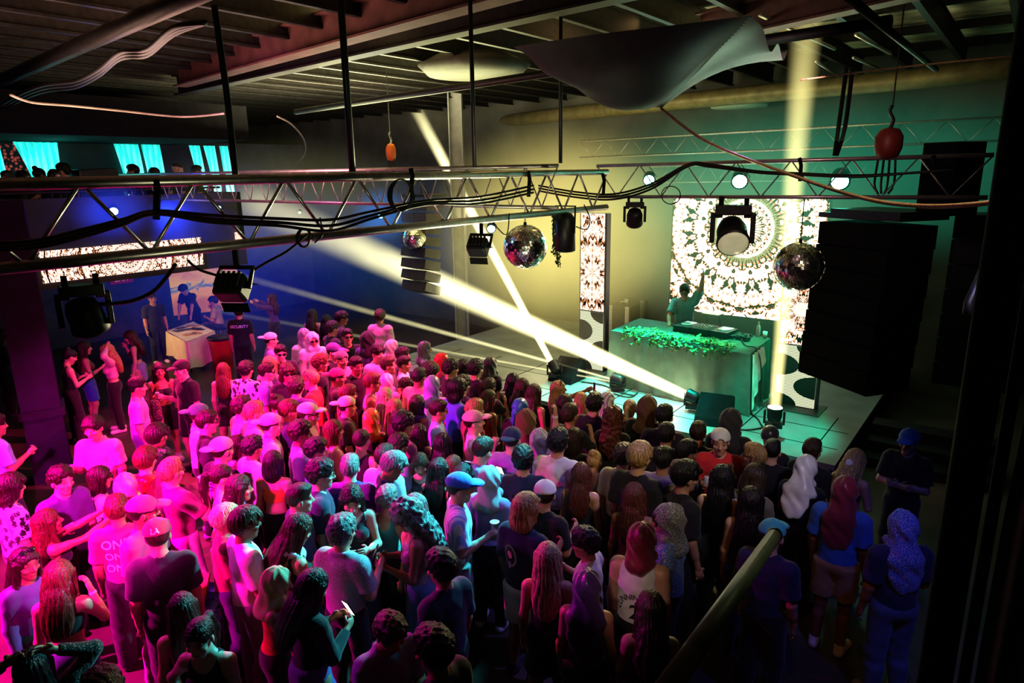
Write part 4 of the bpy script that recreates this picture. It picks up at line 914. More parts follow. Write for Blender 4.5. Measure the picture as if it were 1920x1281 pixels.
m.build('control_knobs', M['white'], t)
t = tag(empty('laptop_stand', TP(.6, .97)), 'thin metal stand in front of the DJ chest', 'stand')
MB().tube([RT_@V3(-.16, 0, 0), RT_@V3(-.1, 0, .3), RT_@V3(-.16, -.1, .32)], .01, 5).tube([RT_@V3(.16, 0, 0), RT_@V3(.1, 0, .3), RT_@V3(.16, -.1, .32)], .01, 5).build('stand_legs', M['steel'], t, True); MB().box(RT_@V3(0, -.05, .32), (.34, .24, .014), RT_).build('stand_tray', M['steel'], t)
pb = at(1421, 631, ZT); m = MB(); m.lathe([(.03, 0), (.036, .02), (.036, .15), (.03, .19), (.014, .225), (.014, .245)], n=16); o = m.build('water_bottle', mat('clear_bottle', (.75, .9, .88), .15), None, True); o.location = [float(x) for x in pb]; tag(o, 'clear water bottle standing on the right of the DJ table', 'bottle')
MB().cyl((0, 0, .243), (0, 0, .265), .016).build('bottle_cap', M['white'], o); pb = at(1434, 634, ZT); m = MB(); m.lathe([(.03, 0), (.042, .12), (.038, .115), (.001, .1)], n=16); o = m.build('cup', mat('white_cup', (.8, .85, .82), .4), None, True); o.location = [float(x) for x in pb]; tag(o, 'white cup on the DJ table beside the bottle', 'cup')
pts = [TP(.84+.06*math.cos(i*1.3)*(1+.2*math.sin(i)), .72+.13*math.sin(i*1.7), .02+.012*(i % 5)) for i in range(30)]; cable(pts, .014, 'heap of black cable on the right of the DJ table', group='stage cables', sm=3)
cable([TP(.86, .6, .02), TP(.93, .35, .015), TP(1.0, .3, .01), TP(1.04, .3, -.3), TP(1.05, .32, -.9)], .01, 'cable running off the right end of the DJ table', group='stage cables')
for k, (px, py, w) in enumerate(((1168, 632, .62), (1196, 618, .6))):
    p = at(px, py, .9); t = tag(empty('road_case', p), ['front grey road case behind the DJ table', 'rear grey road case with silver corners'][k], 'case', 'road cases'); bevel(MB().box((0, 0, .42), (w, .5, .8)).build('case_body', M['grey_cab'], t), .02)
    m = MB()
    for sx in (-1, 1): m.box((sx*w*.36, -.255, .42), (.1, .01, .8))
    m.build('metal_straps', M['steel'], t); m = MB(); m.tube([(-.1, 0, .82), (-.08, 0, .88), (.08, 0, .88), (.1, 0, .82)], .012, 6); m.build('handle', M['steel'], t)
# beam lights on the stage, wedges and cables
BS = [at(1290, 743, 1.15), at(1036, 684, 1.2), at(1150, 712, 1.1), at(1453, 768, 1.4)]
BE = [atx(462, 372, -20.0), at(772, 190, ZC-.1), atx(430, 512, -20.0), at(1453, 768, 1.4)*V3(1, 1, 0)+V3(0, 0, ZC-.15)]
M['hot'] = emit_mat('beam_lens', (1, .95, .6), 30.0)
for k, lab in enumerate(('beam light on the stage front sending the brightest ray', 'beam light at stage left sending a ray up to the ceiling', 'beam light on the stage sending two thin rays', 'round beam light sending a ray straight up')):
    moving_head(BS[k]-(BE[k]-BS[k])/np.linalg.norm(BE[k]-BS[k])*.1, BE[k], .34, lab, M['hot'], 'beam lights on the stage', hang=False)
def wedge(px, py, rz, lab):
    p = at(px, py, .9); t = tag(empty('stage_monitor', p, R_(rz)), lab, 'loudspeaker', 'stage monitors'); m = MB(); w = .27
    m.add([(-w, -.28, 0), (w, -.28, 0), (w, .3, 0), (-w, .3, 0), (-w, -.2, .12), (w, -.2, .12), (w, .18, .42), (-w, .18, .42), (w, .3, .36), (-w, .3, .36)], [(0, 3, 2, 1), (0, 1, 5, 4), (4, 5, 6, 7), (6, 8, 9, 7), (2, 3, 9, 8), (1, 2, 8, 6, 5), (0, 4, 7, 9, 3)])
    bevel(m.build('cabinet', M['black_matte'], t), .015); MB().sheet(lambda u, v: V3(-w*.9+1.8*w*u, -.17+.33*v, .145+.26*v), 2, 2).build('grille', M['black_matte'], t)
wedge(1338, 790, 10, 'dark wedge monitor at the stage front by the brightest lamp'); wedge(1062, 712, 0, 'dark wedge monitor at the left part of the stage')
for k, pts in enumerate(([(1090, 716), (1130, 722), (1160, 735), (1190, 742)], [(1340, 790), (1360, 800), (1400, 806), (1440, 800)], [(1390, 775), (1375, 792), (1345, 808), (1330, 822)], [(1400, 770), (1420, 785), (1430, 800), (1445, 812)], [(1150, 738), (1180, 745), (1196, 736)])):
    cable([at(px, py, .92) for px, py in pts], .012, ['cable on the stage left of the brightest lamp', 'cable on the stage towards the round lamp', 'cable curving over the lit stage corner', 'cable below the end of the DJ table', 'short cable across the lit stage boards'][k], group='stage cables')
# steps and rail on the right
t = tag(empty('stage_steps', (-.75, 11.2, Z0)), 'dark steps leading up to the stage at right', 'stairs')
for k in range(3): MB().box((0, .34*k, .08+.16*k), (1.7, .36, .16)).build('step', M['dark_steel'], t)
a, b = atd(1452, 1004, 2.6), atd(1225, 1330, 1.3); t = tag(empty('handrail', a), 'blurred grey handrail rising towards us at the bottom right', 'handrail'); MB().tube([0*a, b-a], .026, 14).build('rail_tube', mat('grey_rail', (.3, .27, .26), .5), t, True)
MB().sphere((0, 0, 0), .03, 12, 8).build('rail_end_cap', M['black'], t, True)
t = tag(empty('foreground_post', atd(1812, 900, 1.9)*V3(1, 1, 0)+V3(0, 0, Z0)), 'dark post close to us at the right edge', 'post'); MB().cyl((0, 0, 0), (0, 0, 6.5), .045, n=12).build('post_tube', M['black_matte'], t, True); MB().cyl((.07, .05, 0), (.07, .05, 6.5), .016, n=10).build('conduit', M['black_matte'], t, True)
q_curtain = q = atd(1893, 1000, 1.75); m = MB(); m.sheet(lambda u, v: V3(q[0]+.13*u+.02*math.sin(v*9), q[1]-.05*u+.03*math.sin(u*14), 1.0+5.2*v), 24, 12); tag(m.build('side_curtain', mat('olive_curtain', (.14, .17, .09), .9, bump=.3), None, True), 'blurred olive curtain strip close to us at right', 'curtain')
t = tag(empty('bar_rail', (0, 0, 0)), 'slanting metal bar in the dark right side', 'bar'); MB().tube([atd(1850, 492, 4), atd(1816, 568, 4), atd(1813, 590, 4)], .025, 8).build('bar_tube', M['dark_steel'], t, True)
# ------------------------------------------------------------------ balcony
t = tag(empty('led_ribbon', (BX+.03, 0, 0)), 'glowing LED ribbon along the balcony edge', 'LED screen', 'LED screens')
uvquad('ribbon_face', [(.02, atx(71, 488, BX)[1], atx(200, 517, BX)[2]), (.02, atx(375, 455, BX)[1], atx(200, 517, BX)[2]), (.02, atx(375, 455, BX)[1], atx(200, 460, BX)[2]), (.02, atx(71, 488, BX)[1], atx(200, 460, BX)[2])], mandala('ribbon_screen', 1.25, 4.4, .5, .5, 18, 5.0, False, (1, .8, .72)), t); uvquad('ribbon_end', [(.02, atx(438, 445, BX)[1], atx(445, 457, BX)[2]), (.02, atx(452, 445, BX)[1], atx(445, 457, BX)[2]), (.02, atx(452, 445, BX)[1], atx(445, 435, BX)[2]), (.02, atx(438, 445, BX)[1], atx(445, 435, BX)[2])], mandala('ribbon_end_screen', 2.0, 6.1, .5, .5, 5, 1, False, (1, .5, .4)), t)
t = tag(empty('balcony_rail', (BX-.06, 1.5, 4.58)), 'balcony railing with upright bars under the curtains', 'railing'); MB().cyl((0, -4.5, .1), (0, 6.2, .1), .022).build('top_rail', M['dark_steel'], t)
for k in range(12): MB().cyl((0, -4.4+.95*k, 0), (0, -4.4+.95*k, .1), .016, n=6).build('baluster', M['dark_steel'], t)
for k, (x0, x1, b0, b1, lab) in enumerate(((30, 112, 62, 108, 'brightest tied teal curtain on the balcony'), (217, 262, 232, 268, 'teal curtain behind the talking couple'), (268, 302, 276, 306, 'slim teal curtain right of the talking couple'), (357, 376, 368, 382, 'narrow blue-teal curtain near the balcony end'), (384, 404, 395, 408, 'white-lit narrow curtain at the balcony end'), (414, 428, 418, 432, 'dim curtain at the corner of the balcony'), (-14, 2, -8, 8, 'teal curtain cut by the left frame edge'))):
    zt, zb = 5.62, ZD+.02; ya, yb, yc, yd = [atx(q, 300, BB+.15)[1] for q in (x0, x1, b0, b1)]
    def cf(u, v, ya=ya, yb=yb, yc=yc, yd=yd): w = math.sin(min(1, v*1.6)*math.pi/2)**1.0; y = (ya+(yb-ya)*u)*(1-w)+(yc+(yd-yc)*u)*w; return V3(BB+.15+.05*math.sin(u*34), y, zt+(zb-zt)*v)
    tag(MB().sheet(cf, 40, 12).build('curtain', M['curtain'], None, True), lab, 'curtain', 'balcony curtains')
p = atx(178, 322, BX-.8); o = MB().add([(-.2, -.4, -.5), (.2, -.4, -.5), (.2, .4, -.5), (-.2, .4, -.5), (-.16, -.33, .2), (.16, -.33, .2), (.16, .33, .22), (-.16, .33, .22)], [(0, 3, 2, 1), (4, 5, 6, 7), (0, 1, 5, 4), (1, 2, 6, 5), (2, 3, 7, 6), (3, 0, 4, 7)]).build('control_desk', M['black']); o.location = (p[0], p[1], 4.85); bevel(o, .03); tag(o, 'dark box desk on the balcony between two groups', 'desk')
MB().box((0, 0, -.92), (.3, .6, .84)).build('desk_base', M['black'], o)
m, nt, out = nodes('rose_wall_glow'); v = N(nt, 'TexVoronoi', {'Vector': N(nt, 'TexCoord').outputs['Object'], 'Scale': 14.0}).outputs['Distance']; e = N(nt, 'Emission', {'Color': ramp(nt, v, [(.2, (.6, .12, .1)), (.5, (.01, .02, .02))]), 'Strength': .5}); nt.links.new(e.outputs[0], out.inputs[0])  # rosy light on the flowers put in as the panel's own emission
y0, y1 = atx(4, 300, BB+.03)[1], atx(50, 300, BB+.03)[1]; tag(uvquad('flower_wall', [(BB+.03, y0, ZD), (BB+.03, y1, ZD), (BB+.03, y1, 5.6), (BB+.03, y0, 5.6)], m), 'rosy glowing flower wall behind the balcony at far left', 'wall panel')
# ------------------------------------------------------------------ left back corner
A_, B_, C_ = at(312, 621, Z0+.8), at(350, 641, Z0+.8), at(401, 621, Z0+.8); D_ = A_+C_-B_; bs = (A_+C_)/2*V3(1, 1, 0)+V3(0, 0, Z0); t = tag(empty('merchandise_table', bs), 'table under a pale cloth in the left back corner', 'table')
m = MB(); TQ = lambda u, v: A_*(1-u)*(1-v)+B_*u*(1-v)+C_*u*v+D_*(1-u)*v
m.sheet(lambda u, v: TQ(u, v)-bs, 6, 6); per2 = [(0, v) for v in np.linspace(1, 0, 9)]+[(u, 0) for u in np.linspace(0, 1, 9)][1:]+[(1, v) for v in np.linspace(0, 1, 9)][1:]+[(u, 1) for u in np.linspace(1, 0, 9)][1:]
def drop(i, j):
    u, v = per2[min(int(round(i*(len(per2)-1))), len(per2)-1)]; p = TQ(u, v); d = p-(A_+C_)/2; d[2] = 0; d /= np.linalg.norm(d); return p+d*(.03+.05*j*math.sin(i*55)+.04*j)-bs-V3(0, 0, (.62+.08*math.sin(i*12.6))*j)
m.sheet(drop, len(per2)-1, 5); m.build('cloth_cover', M['linen'], t, True)
for k, q in enumerate(((.1, .1), (.9, .1), (.9, .9), (.1, .9))): p = TQ(*q)-bs; MB().cyl((p[0], p[1], 0), (p[0], p[1], .79), .02).build('leg', M['dark_steel'], t)
rg = random.Random(9)
for k in range(9):
    p = TQ(.15+.08*k+rg.uniform(-.03, .03), rg.uniform(.2, .8)); o = MB().box((0, 0, .008), (rg.uniform(.14, .3), rg.uniform(.12, .22), .014), Rz(rg.uniform(0, 90))).build('flyer', mat('flyer_%d' % k, rg.choice([(.5, .3, .15), (.25, .1, .12), (.6, .5, .3), (.1, .1, .12)]), .6)); o.location = [float(x) for x in p]; tag(o, 'flat print lying on the pale table cloth', 'print', 'prints on the pale table')
p = at(420, 690, Z0); t = tag(empty('waste_bin', p), 'bright red bin beside the pale table', 'bin'); MB().lathe([(.2, 0), (.22, .02), (.27, .72), (.285, .74), (.255, .74), (.2, .06), (.001, .05)], n=24).build('bin_body', M['red'], t, True); MB().lathe([(.26, .71), (.29, .73), (.3, .78), (.25, .8)], n=24).build('bin_liner', M['black'], t, True)
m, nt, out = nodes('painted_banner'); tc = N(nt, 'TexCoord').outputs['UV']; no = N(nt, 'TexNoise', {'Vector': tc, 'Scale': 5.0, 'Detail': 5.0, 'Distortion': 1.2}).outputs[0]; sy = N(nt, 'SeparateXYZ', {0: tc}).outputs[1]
f = MA(nt, 'ADD', sy, MA(nt, 'MULTIPLY', no, .5)); base = ramp(nt, f, [(.4, (.5, .14, .03)), (.62, (.75, .33, .03)), (.7, (.05, .16, .2)), (.78, (.75, .4, .04)), (1.0, (.6, .22, .05))]); bsd = N(nt, 'BsdfPrincipled', {'Base Color': base, 'Roughness': .7, 'Emission Color': base, 'Emission Strength': .45}); nt.links.new(bsd.outputs[0], out.inputs[0])  # emission added to hold the banner's colours under the blue light
o = uvquad('painted_banner', [(-20.68, 10.2, .75), (-20.68, 12.6, .6), (-20.68, 12.4, 2.55), (-20.68, 10.2, 2.45)], m); tag(o, 'large yellow and orange painted banner on the left back wall', 'banner')
p = atx(228, 523, -20.65); t = tag(empty('exit_sign', p), 'small red glowing exit sign on the blue wall', 'sign'); MB().box((0, 0, 0), (.04, .62, .26)).build('sign_box', emit_mat('exit_red', (.5, .03, .05), .16), t)
tm = text_mb('EXIT'); tm.v = [(.024, x*.2, y*.2) for x, y, z in tm.v]; tm.build('sign_letters', emit_mat('exit_letters', (1, .35, .3), .25), t)
p = at(405, 1185, Z0); t = tag(empty('trash_bag', p), 'crumpled blue film bag on the floor among the feet', 'bag'); m = MB().sphere((0, 0, .22), .26, 18, 12); m.v = [(x*(1+.25*math.sin(y*31+z*17)), y*(1+.25*math.sin(x*27)), max(.0, z*(1+.15*math.sin(x*41)))) for x, y, z in m.v]; m.build('bag_film', M['foil'], t)
o = MB().box((0, 0, 0), (.13, .03, .3), Rz(30)@Rx(35)).build('snack_box', mat('yellow_packet', (.85, .5, .03), .4, var=.4, scale=22)); o.location = (p[0]+.02, p[1]-.1, Z0+.56); tag(o, 'yellow snack packet sticking out of the blue film bag', 'packet')
# ------------------------------------------------------------------ the crowd: x y of the head top | facing (0 = back to us, 90 = towards the right, S = towards the stage) | sex | pose | hair | top | bottom | extras | label
CROWD = '''
215 930|12|m|idle|short/hrd|tee/mag|jeans/bk||man in magenta tee with ONE ONE ONE lettering down the back
291 975|8|m|idle|buzz/hdb|tee/dk|pants/bk|cap/mar|man in dark tee and cap with white LA monogram, back turned
265 932|125|m|look|buzz/hdb|tee/mag|jeans/pnk|cap/mag|man in magenta cap squeezed between lettered tee and LA cap
80 957|84|f|photo|long/hrd|tank/bk|pants/bk||red-haired woman in black tank raising both arms to shoot a phone
42 1030|150|f|idle|half/hdb|long/pur|pants/bk|sun_up|smiling woman in purple sweater, sunglasses pushed up, at frame edge
107 1050|20|f|face|half/hrd|tube/bk|jeans/den|band|woman with bare back in black tube top and jeans, hand at face
55 1218|10|f|hair|wavy/hbk|croplong/bk/net|skirt/bk||dark-haired woman in black knit top with arms folded overhead
338 1113|5|f|idle|long/hdb|tank/bk|pants/bk||woman with long straight brown hair below the LA cap
367 1168|-150|f|hip|pony/hbk|tank/bk|pants/bk||woman in black tank leaning with elbow out, dark hair tied back
185 1262|0|m|idle|curly/hbk|tee/dk|pants/bk||top of a dark curly head at the bottom edge beside the jeans
457 953|76|m|cup|flop/hbr|tee/wht|pants/gry|band;can=pale drink can held by man in bright white tee|man in bright white oversized tee holding a can
420 948|84|m|cup|flop/hpl|tee/mar|jeans/nav||pale-haired man in maroon tee with hand out behind the white tee
567 964|69|f|phone|wavy/hbr|crop/bk|pants/bk|neckscarf/pnk|wavy brown-haired woman in black top with pink cowl scarf
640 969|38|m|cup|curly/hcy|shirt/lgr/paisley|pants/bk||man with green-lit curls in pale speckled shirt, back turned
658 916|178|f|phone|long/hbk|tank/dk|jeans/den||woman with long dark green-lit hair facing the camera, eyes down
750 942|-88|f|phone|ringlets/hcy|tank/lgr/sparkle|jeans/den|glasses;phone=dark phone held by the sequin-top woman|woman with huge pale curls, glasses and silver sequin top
523 1064|98|f|face|-|tank/red|pants/bk|wrap/tan/cloth,band|woman in sand-coloured headscarf and red top, hand raised
595 1066|59|f|phone|long/hbk|long/bk|skirt/pur|;phone_on=brightly glowing phone held up by woman in black|woman with very long dark hair in black sweater holding lit phone
825 1034|-45|m|idle|curly/hbk|tee/nav|pants/bk||tall man with dark curls in plain navy tee, seen from behind
737 1163|150|m|phone|curly/hdb|shirt/lav|pants/bk||man in lavender open-collar shirt looking down, bottom edge
810 1180|-50|m|idle|curly/hbk|tee/bk|pants/bk||dark curly head in black tee beside the lavender shirt
560 908|84|m|idle|fade/hdb|tee/nav|pants/bk||bearded man in navy tee with pale skull print on shoulder
862 888|89|m|cup|buzz/hdb|shirt/sky/stripe|shorts/lgr|cap/blu;cup=clear cup held by man in blue cap|man in bright blue cap and pale striped shirt
985 928|40|m|cup|mid/hbl|tee/nav|shorts/wht||big man with wavy blond hair, navy tee with skull emblem, white shorts
1022 902|35|m|chat|buzz/hdb|tee/bk|pants/bk|cap/wht/cloth/lav|man in white cap with pale bill behind the wavy blond hair
1027 1018|5|f|idle|long/hpl|tank/bk|skirt/bk||woman with long pale hair and bare strappy back, black skirt
1097 992|-75|m|cup|curly/hbk|tee/wht|pants/bk|glasses|dark-haired man in white tee looking left with cup
1102 1068|10|f|idle|-|tank/pur|pants/bk|shawl/pur|person under long purple headscarf below the white tee
1205 980|15|m|idle|-|jersey/wht|shorts/bk|snood/mar|person in white basketball jersey reading CUNNINGHAM and dark red hood scarf
1252 948|-75|m|look|-|shirt/blu/paisley|pants/bk|hood/gry/paisley,sun|person in paisley hood and sunglasses, blue patterned shirt
1220 1108|-5|f|phone|wavy/hdb|tank/bk|pants/bk|;redphone=phone with glowing red screen near the jersey|woman with wavy dark hair holding a red-lit phone
1190 906|8|f|idle|long/hrd|tank/mar|pants/bk||woman with long auburn hair and bare shoulder above the jersey
1287 866|59|m|idle|flop/hbk|tee/bk|pants/bk||man in black tee with pale photo print on the back
1245 840|20|m|idle|short/hbk|tee/lav|pants/bk||man with short black hair in muted lavender tee by photo-print tee
1170 834|25|m|idle|curly/hbr|tee/wht|pants/bk||man with brown curls in off-white tee, back to us
1200 831|30|m|idle|flop/hbl|tee/bk|pants/bk||blond-brown haired man in black beside the off-white tee
1090 868|12|f|idle|long/hrd|tank/bk|pants/bk||woman with long rosy hair and black strap, mid crowd
1115 845|20|f|idle|bun/hbl|tank/gry|pants/bk||blonde woman with hair in a bun below the clear cup
1047 806|20|m|idle|curly/hbk|tee/wht|pants/bk||man with tall black curls in creamy white tee
1077 803|25|f|idle|bob/hdb|tee/bk|pants/bk||person with dark shoulder hair beside tall black curls
1010 804|25|m|hand|-|tee/wht|pants/bk|wrap/lgr/paisley,band|person in speckled headscarf, arm raised with wristband
980 838|5|m|idle|curly/hbk|tee/nav|pants/bk||man with black curls, navy tee with faint lettering
960 802|20|m|idle|buzz/hdb|tee/lav|pants/bk|capb/nav|man in navy backward cap and lilac tee
987 769|28|m|idle|-|tee/lgr|pants/bk|hood/brn|person in brown hood behind navy backward cap
910 820|40|m|phone|short/hdb|hoodie/lav|pants/bk|;phone_on=warm glowing phone in front of lilac hoodie|short-haired man in lilac hoodie watching a glowing phone
918 874|25|f|idle|-|tee/lav|pants/bk|wrap/lgr/cloth|person in crinkled white headscarf next to blue cap
870 870|40|f|idle|long/hbk|tank/bk|pants/bk|sun_up|black-haired woman with sunglasses on her head above the blue cap
885 771|89|m|drink|buzz/hdb|tee/wht|pants/bk|cap/pnk|man in pink cap and white tee facing right, hand at mouth
976 746|40|m|idle|-|tee/bk|pants/bk|durag/blu|person in vivid blue bandana
890 749|69|m|idle|short/hbl|tee/mar|pants/bk||short-haired blond man near the pink cap
917 731|59|f|idle|long/hbr|tank/red|pants/bk||woman with long brown hair and red-lit shoulder
1002 720|40|f|idle|long/hbr|tank/bk|pants/bk||woman with long brown hair by the stage corner
1045 715|74|f|photo|wavy/hbl|tank/bk|pants/bk|sun_up;phone=phone held up by blonde at the stage edge|blonde woman at the stage edge holding up a phone
1067 759|40|m|drink|short/hbr|tee/bk|pants/bk||brown-haired man in black, hand to his face
1060 739|35|f|idle|half/hdb|tank/bk|pants/bk||dark-haired woman between the blonde and straight-haired woman
1090 736|25|f|idle|long/hbl|tank/bk|pants/bk||woman with straight honey hair in the front row
1116 739|25|m|idle|curly/hbk|tee/bk|pants/bk||man with round black hair in the front row
1139 735|35|f|idle|-|tee/lgr|pants/bk|wrap/lgr/stripe|person in striped headscarf in the front row
1150 765|15|f|idle|ringlets/hrd|tee/bk|pants/bk||woman with big auburn ringlets, black top
1182 749|15|f|idle|pony/hpl|tank/bk|pants/bk||woman with pale blonde ponytail at the stage front
1215 744|20|m|idle|-|tee/bk|pants/bk|hood/brn|hooded person in brown at the stage front
1247 760|12|m|idle|short/hbk|tee/bk|pants/bk||man with short black hair at the stage front by the wedge
1250 794|8|m|idle|short/hbk|tee/bk|pants/bk||man with black hair and pink-lit ear, second row
1290 826|64|m|idle|short/hbk|tee/gry|pants/bk|sun_up|dark-haired man with glasses pushed up, next to the red jersey
1310 792|10|m|idle|short/hdb|tee/bk|pants/bk||dark head directly behind the white-capped man in red
1352 806|178|m|cup|buzz/hdb|tee/red|pants/bk|capb/wht;can=small pale can held by man in red jersey|man in red jersey and white backward cap facing the camera
1372 768|10|m|idle|-|hoodie/bk|pants/bk|hood/dk|person in large dark hood at the stage front
1355 872|5|f|idle|long/hbk|tank/bk|pants/bk||woman with long black hair in front of the red jersey
1418 833|-85|m|drink|short/hbl|tee/lav|pants/bk||man drinking with hand raised, facing left, lilac-lit
1445 800|15|m|idle|-|tee/bk|pants/bk|beanie/dk|person in dark beanie by the round beam light
1450 825|10|m|idle|fade/hbk|tee/bk|pants/bk||man with short black hair and lit neck below the beanie
1420 870|20|f|phone|bob/hbr|tee/gry|pants/bk|;cup=clear cup in the dark beside the brown bob|person with brown bob holding a cup in the dark
1410 914|5|f|idle|wavy/hbk|tank/bk|pants/bk||woman with dark wavy hair in deep shadow
1525 824|25|m|idle|short/hbr|tee/bk|pants/bk|glasses|brown-haired man behind white headscarf
1517 853|18|f|phone|-|tee/bk|pants/bk|shawl/wht|person in long white fringed headscarf
1610 842|25|f|phone|long/hbl|tank/bk|pants/bk|durag/wht|blonde woman in white bandana looking down
1707 806|-165|m|cross|buzz/hdb|tee/bk|pants/bk|cap/blu|guard in blue cap and black tee with folded arms
1588 893|12|m|idle|-|tee/blu|shorts/kha|shawl/mar|man in blue tee, khaki shorts and wine-red headscarf
1695 957|-30|m|cup|-|tee/nav|pants/den|shawl/blu/paisley;cup=cup with orange light held near the dark rail|person in blue paisley headscarf with cup in the dark
1450 976|20|m|idle|buzz/hdb|tee/nav|pants/bk|cap/tea|person in teal cap above the end of the grey handrail
172 781|-150|m|cup|flop/hdb|shirt/pnk|pants/bk||dark-haired man in pale pink button shirt by the purple column
-12 778|74|m|cup|short/hdb|tee/sky|jeans/nav||man in light blue tee cut by the frame edge
15 890|74|m|idle|mid/hdb|shirt/bk/floral|pants/bk||man in black and white patterned shirt at frame edge
111 876|150|m|cup|curly/hdb|tee/pur|pants/bk||smiling curly man in purple tee in front of the column
185 875|84|f|idle|bob/hdb|tee/wht|pants/bk|sun|woman in sunglasses beside the pink shirt
232 887|15|f|idle|-|long/mag|pants/bk|wrap/pnk|person in shiny pink headscarf
270 840|35|m|idle|flop/hrd|tee/mar|pants/bk|neckscarf/red|red-lit blond person with red bandana round the neck
291 796|84|m|look|flop/hdb|tee/bk|pants/bk|neckscarf/bk/paisley|dark-haired person wearing a printed bandana over the chin
315 862|64|m|drink|short/hbl|tee/mag|pants/pnk|band;cup=clear cup held by blond man in magenta tee|blond man in magenta tee lifting a clear cup
372 758|89|m|idle|buzz/hdb|tee/wht|pants/bk|capb/grn|man in green backward cap and white tee
386 771|94|m|idle|short/hdb|tee/dk|pants/bk|glasses|man with glasses in charcoal tee facing right
414 821|59|m|idle|buzz/hdb|tee/bk|pants/bk|capb/pnk|man in pink cap, black tee with circular back print
414 871|89|f|idle|pony/hdb|tank/pnk|pants/bk||woman in profile with dark ponytail and pale strap
447 891|94|f|idle|half/hdb|tank/lav|pants/bk||woman with earrings in lilac tank, head turned right
445 816|120|f|look|half/hdb|tee/pnk|pants/bk|sun_up|woman with white sunglasses on her hair beside pink cap
472 819|64|m|idle|curly/hbk|shirt/wht/floral|pants/bk||man with full black curls in floral shirt
475 753|79|m|idle|short/hbl|shirt/pnk|pants/bk||blond man in pale pink collared shirt
452 744|74|m|idle|curly/hdb|tee/lgr|pants/bk||dark curly man in light tee beside the pale pink shirt
507 776|84|m|idle|buzz/hdb|tee/wht|pants/bk|capb/pnk|man in pink backward cap, white tee with sleeve lettering
540 751|84|m|idle|flop/hrd|tee/nav|pants/bk|sun|man with bright red-lit hair beside the cream cap
577 756|100|m|idle|buzz/hdb|tee/pnk|pants/bk|cap/crm,sun|man in cream cap and sunglasses
520 740|40|f|idle|bun/hdb|tank/mag|pants/bk||person with hair in a curly bun behind the bright red hair
562 790|89|m|idle|curly/hdb|tee/lav|pants/bk||curly man in lilac tee with strong profile
592 823|94|m|idle|curly/hbk|tee/blu|pants/bk||man with black curls in blue tee, profile to the right
625 788|79|f|idle|bob/hrd|tank/pnk|pants/bk||red-haired woman in pink tank top
677 804|35|m|cup|buzz/hdb|tank/bk|pants/bk|;cup=drink held by man in black tank|man with cropped hair in black tank top
510 846|25|f|idle|bob/hbk|tube/org|pants/bk||woman with black bob and orange strapless top
600 863|89|m|idle|curly/hbk|tee/nav|pants/bk|glasses|man with thick black curls and glasses in navy tee
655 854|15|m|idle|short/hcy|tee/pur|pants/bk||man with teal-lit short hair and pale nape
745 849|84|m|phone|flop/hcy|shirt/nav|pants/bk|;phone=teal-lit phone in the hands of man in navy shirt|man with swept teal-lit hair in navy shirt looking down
787 855|180|f|phone|long/hbr|tank/bk|pants/bk||laughing woman with long brown hair facing the camera
822 859|30|f|idle|long/hbk|tank/bk|pants/bk||woman with long black hair next to the laughing woman
850 854|35|f|idle|long/hrd|tank/red|pants/bk||woman with long red-tinted hair above the blue cap
747 815|59|m|idle|curly/hdb|tee/lav|pants/bk||person with mop of brown curls in lilac, mid crowd
720 835|40|m|idle|short/hdb|shirt/wht|pants/bk||short-haired person in draped white shirt
785 795|25|f|idle|long/hbk|tank/mag|pants/bk||long black-haired woman with one bare back strap
830 812|30|f|idle|long/hbk|tee/bk|pants/bk||woman with heavy black hair beside the bare strap back
822 751|89|m|idle|short/hdb|tee/sky|pants/bk|glasses|man with glasses and dark hair in steel-blue tee
782 741|40|f|idle|bob/hbr|tank/mag|pants/bk|neckscarf/pur|woman with brown bob and violet scarf round her neck
750 767|59|f|idle|wavy/hdb|tank/mag|pants/bk||woman with dark wavy hair in the middle of the pink light
757 775|64|m|idle|curly/hbk|tee/mag|pants/bk|sun_up|dark curly person with sunglasses on top of the head
857 711|59|m|idle|mid/hbk|tee/blu|pants/bk||dark-haired man in deep blue shirt, back turned
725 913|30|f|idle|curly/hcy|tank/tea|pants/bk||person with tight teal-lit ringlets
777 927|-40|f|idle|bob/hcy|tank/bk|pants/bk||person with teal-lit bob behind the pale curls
460 678|40|m|idle|curly/hbk|shirt/bk/floral|pants/bk||curly man in black jacket with white leafy pattern
499 681|94|m|idle|short/hdb|tee/lav|pants/bk|sun|man in white-framed sunglasses and two-tone tee
505 668|30|f|idle|bob/hbl|tee/lgr|pants/bk||light-haired head behind the white-framed sunglasses
525 647|172|m|cross|short/hbk|tee/bk|pants/bk|sun|man in dark sunglasses and black shirt facing us
507 624|90|m|idle|buzz/hdb|tee/lav|pants/bk|capb/wht|man in white backward cap and pale lilac tee
585 624|165|m|idle|-|hoodie/wht|pants/bk|hood/wht,sun|person in white hood and dark sunglasses
570 616|150|m|idle|-|tee/wht|pants/bk|wrap/lgr|person in grey-white headscarf behind the white hood
537 682|165|m|idle|mid/hbr|tee/bk|pants/bk|sun|man with bowl haircut and sunglasses in dark tee
554 708|20|m|idle|curly/hdb|tee/pur|pants/bk||curly man in violet tee, back to us
600 665|84|m|idle|curly/hrd|tee/bk|pants/bk||man with rosy curls in black tee
580 695|-70|m|idle|short/hbl|tee/red|pants/bk|sun_up|man in red tee turned left, glasses on his hair
632 691|89|m|idle|buzz/hdb|tee/dk|pants/bk|capb/mag|laughing man in magenta backward cap
652 722|74|m|idle|short/hrd|tee/mar|pants/bk|glasses|man with red-lit cropped hair behind the pale cap
667 669|150|m|idle|short/hbk|tee/bk|pants/bk||grinning dark-haired man in black tee turned to us
707 647|140|m|idle|flop/hbk|tee/pnk|pants/bk||dark-haired man in half-lit pale tee looking back
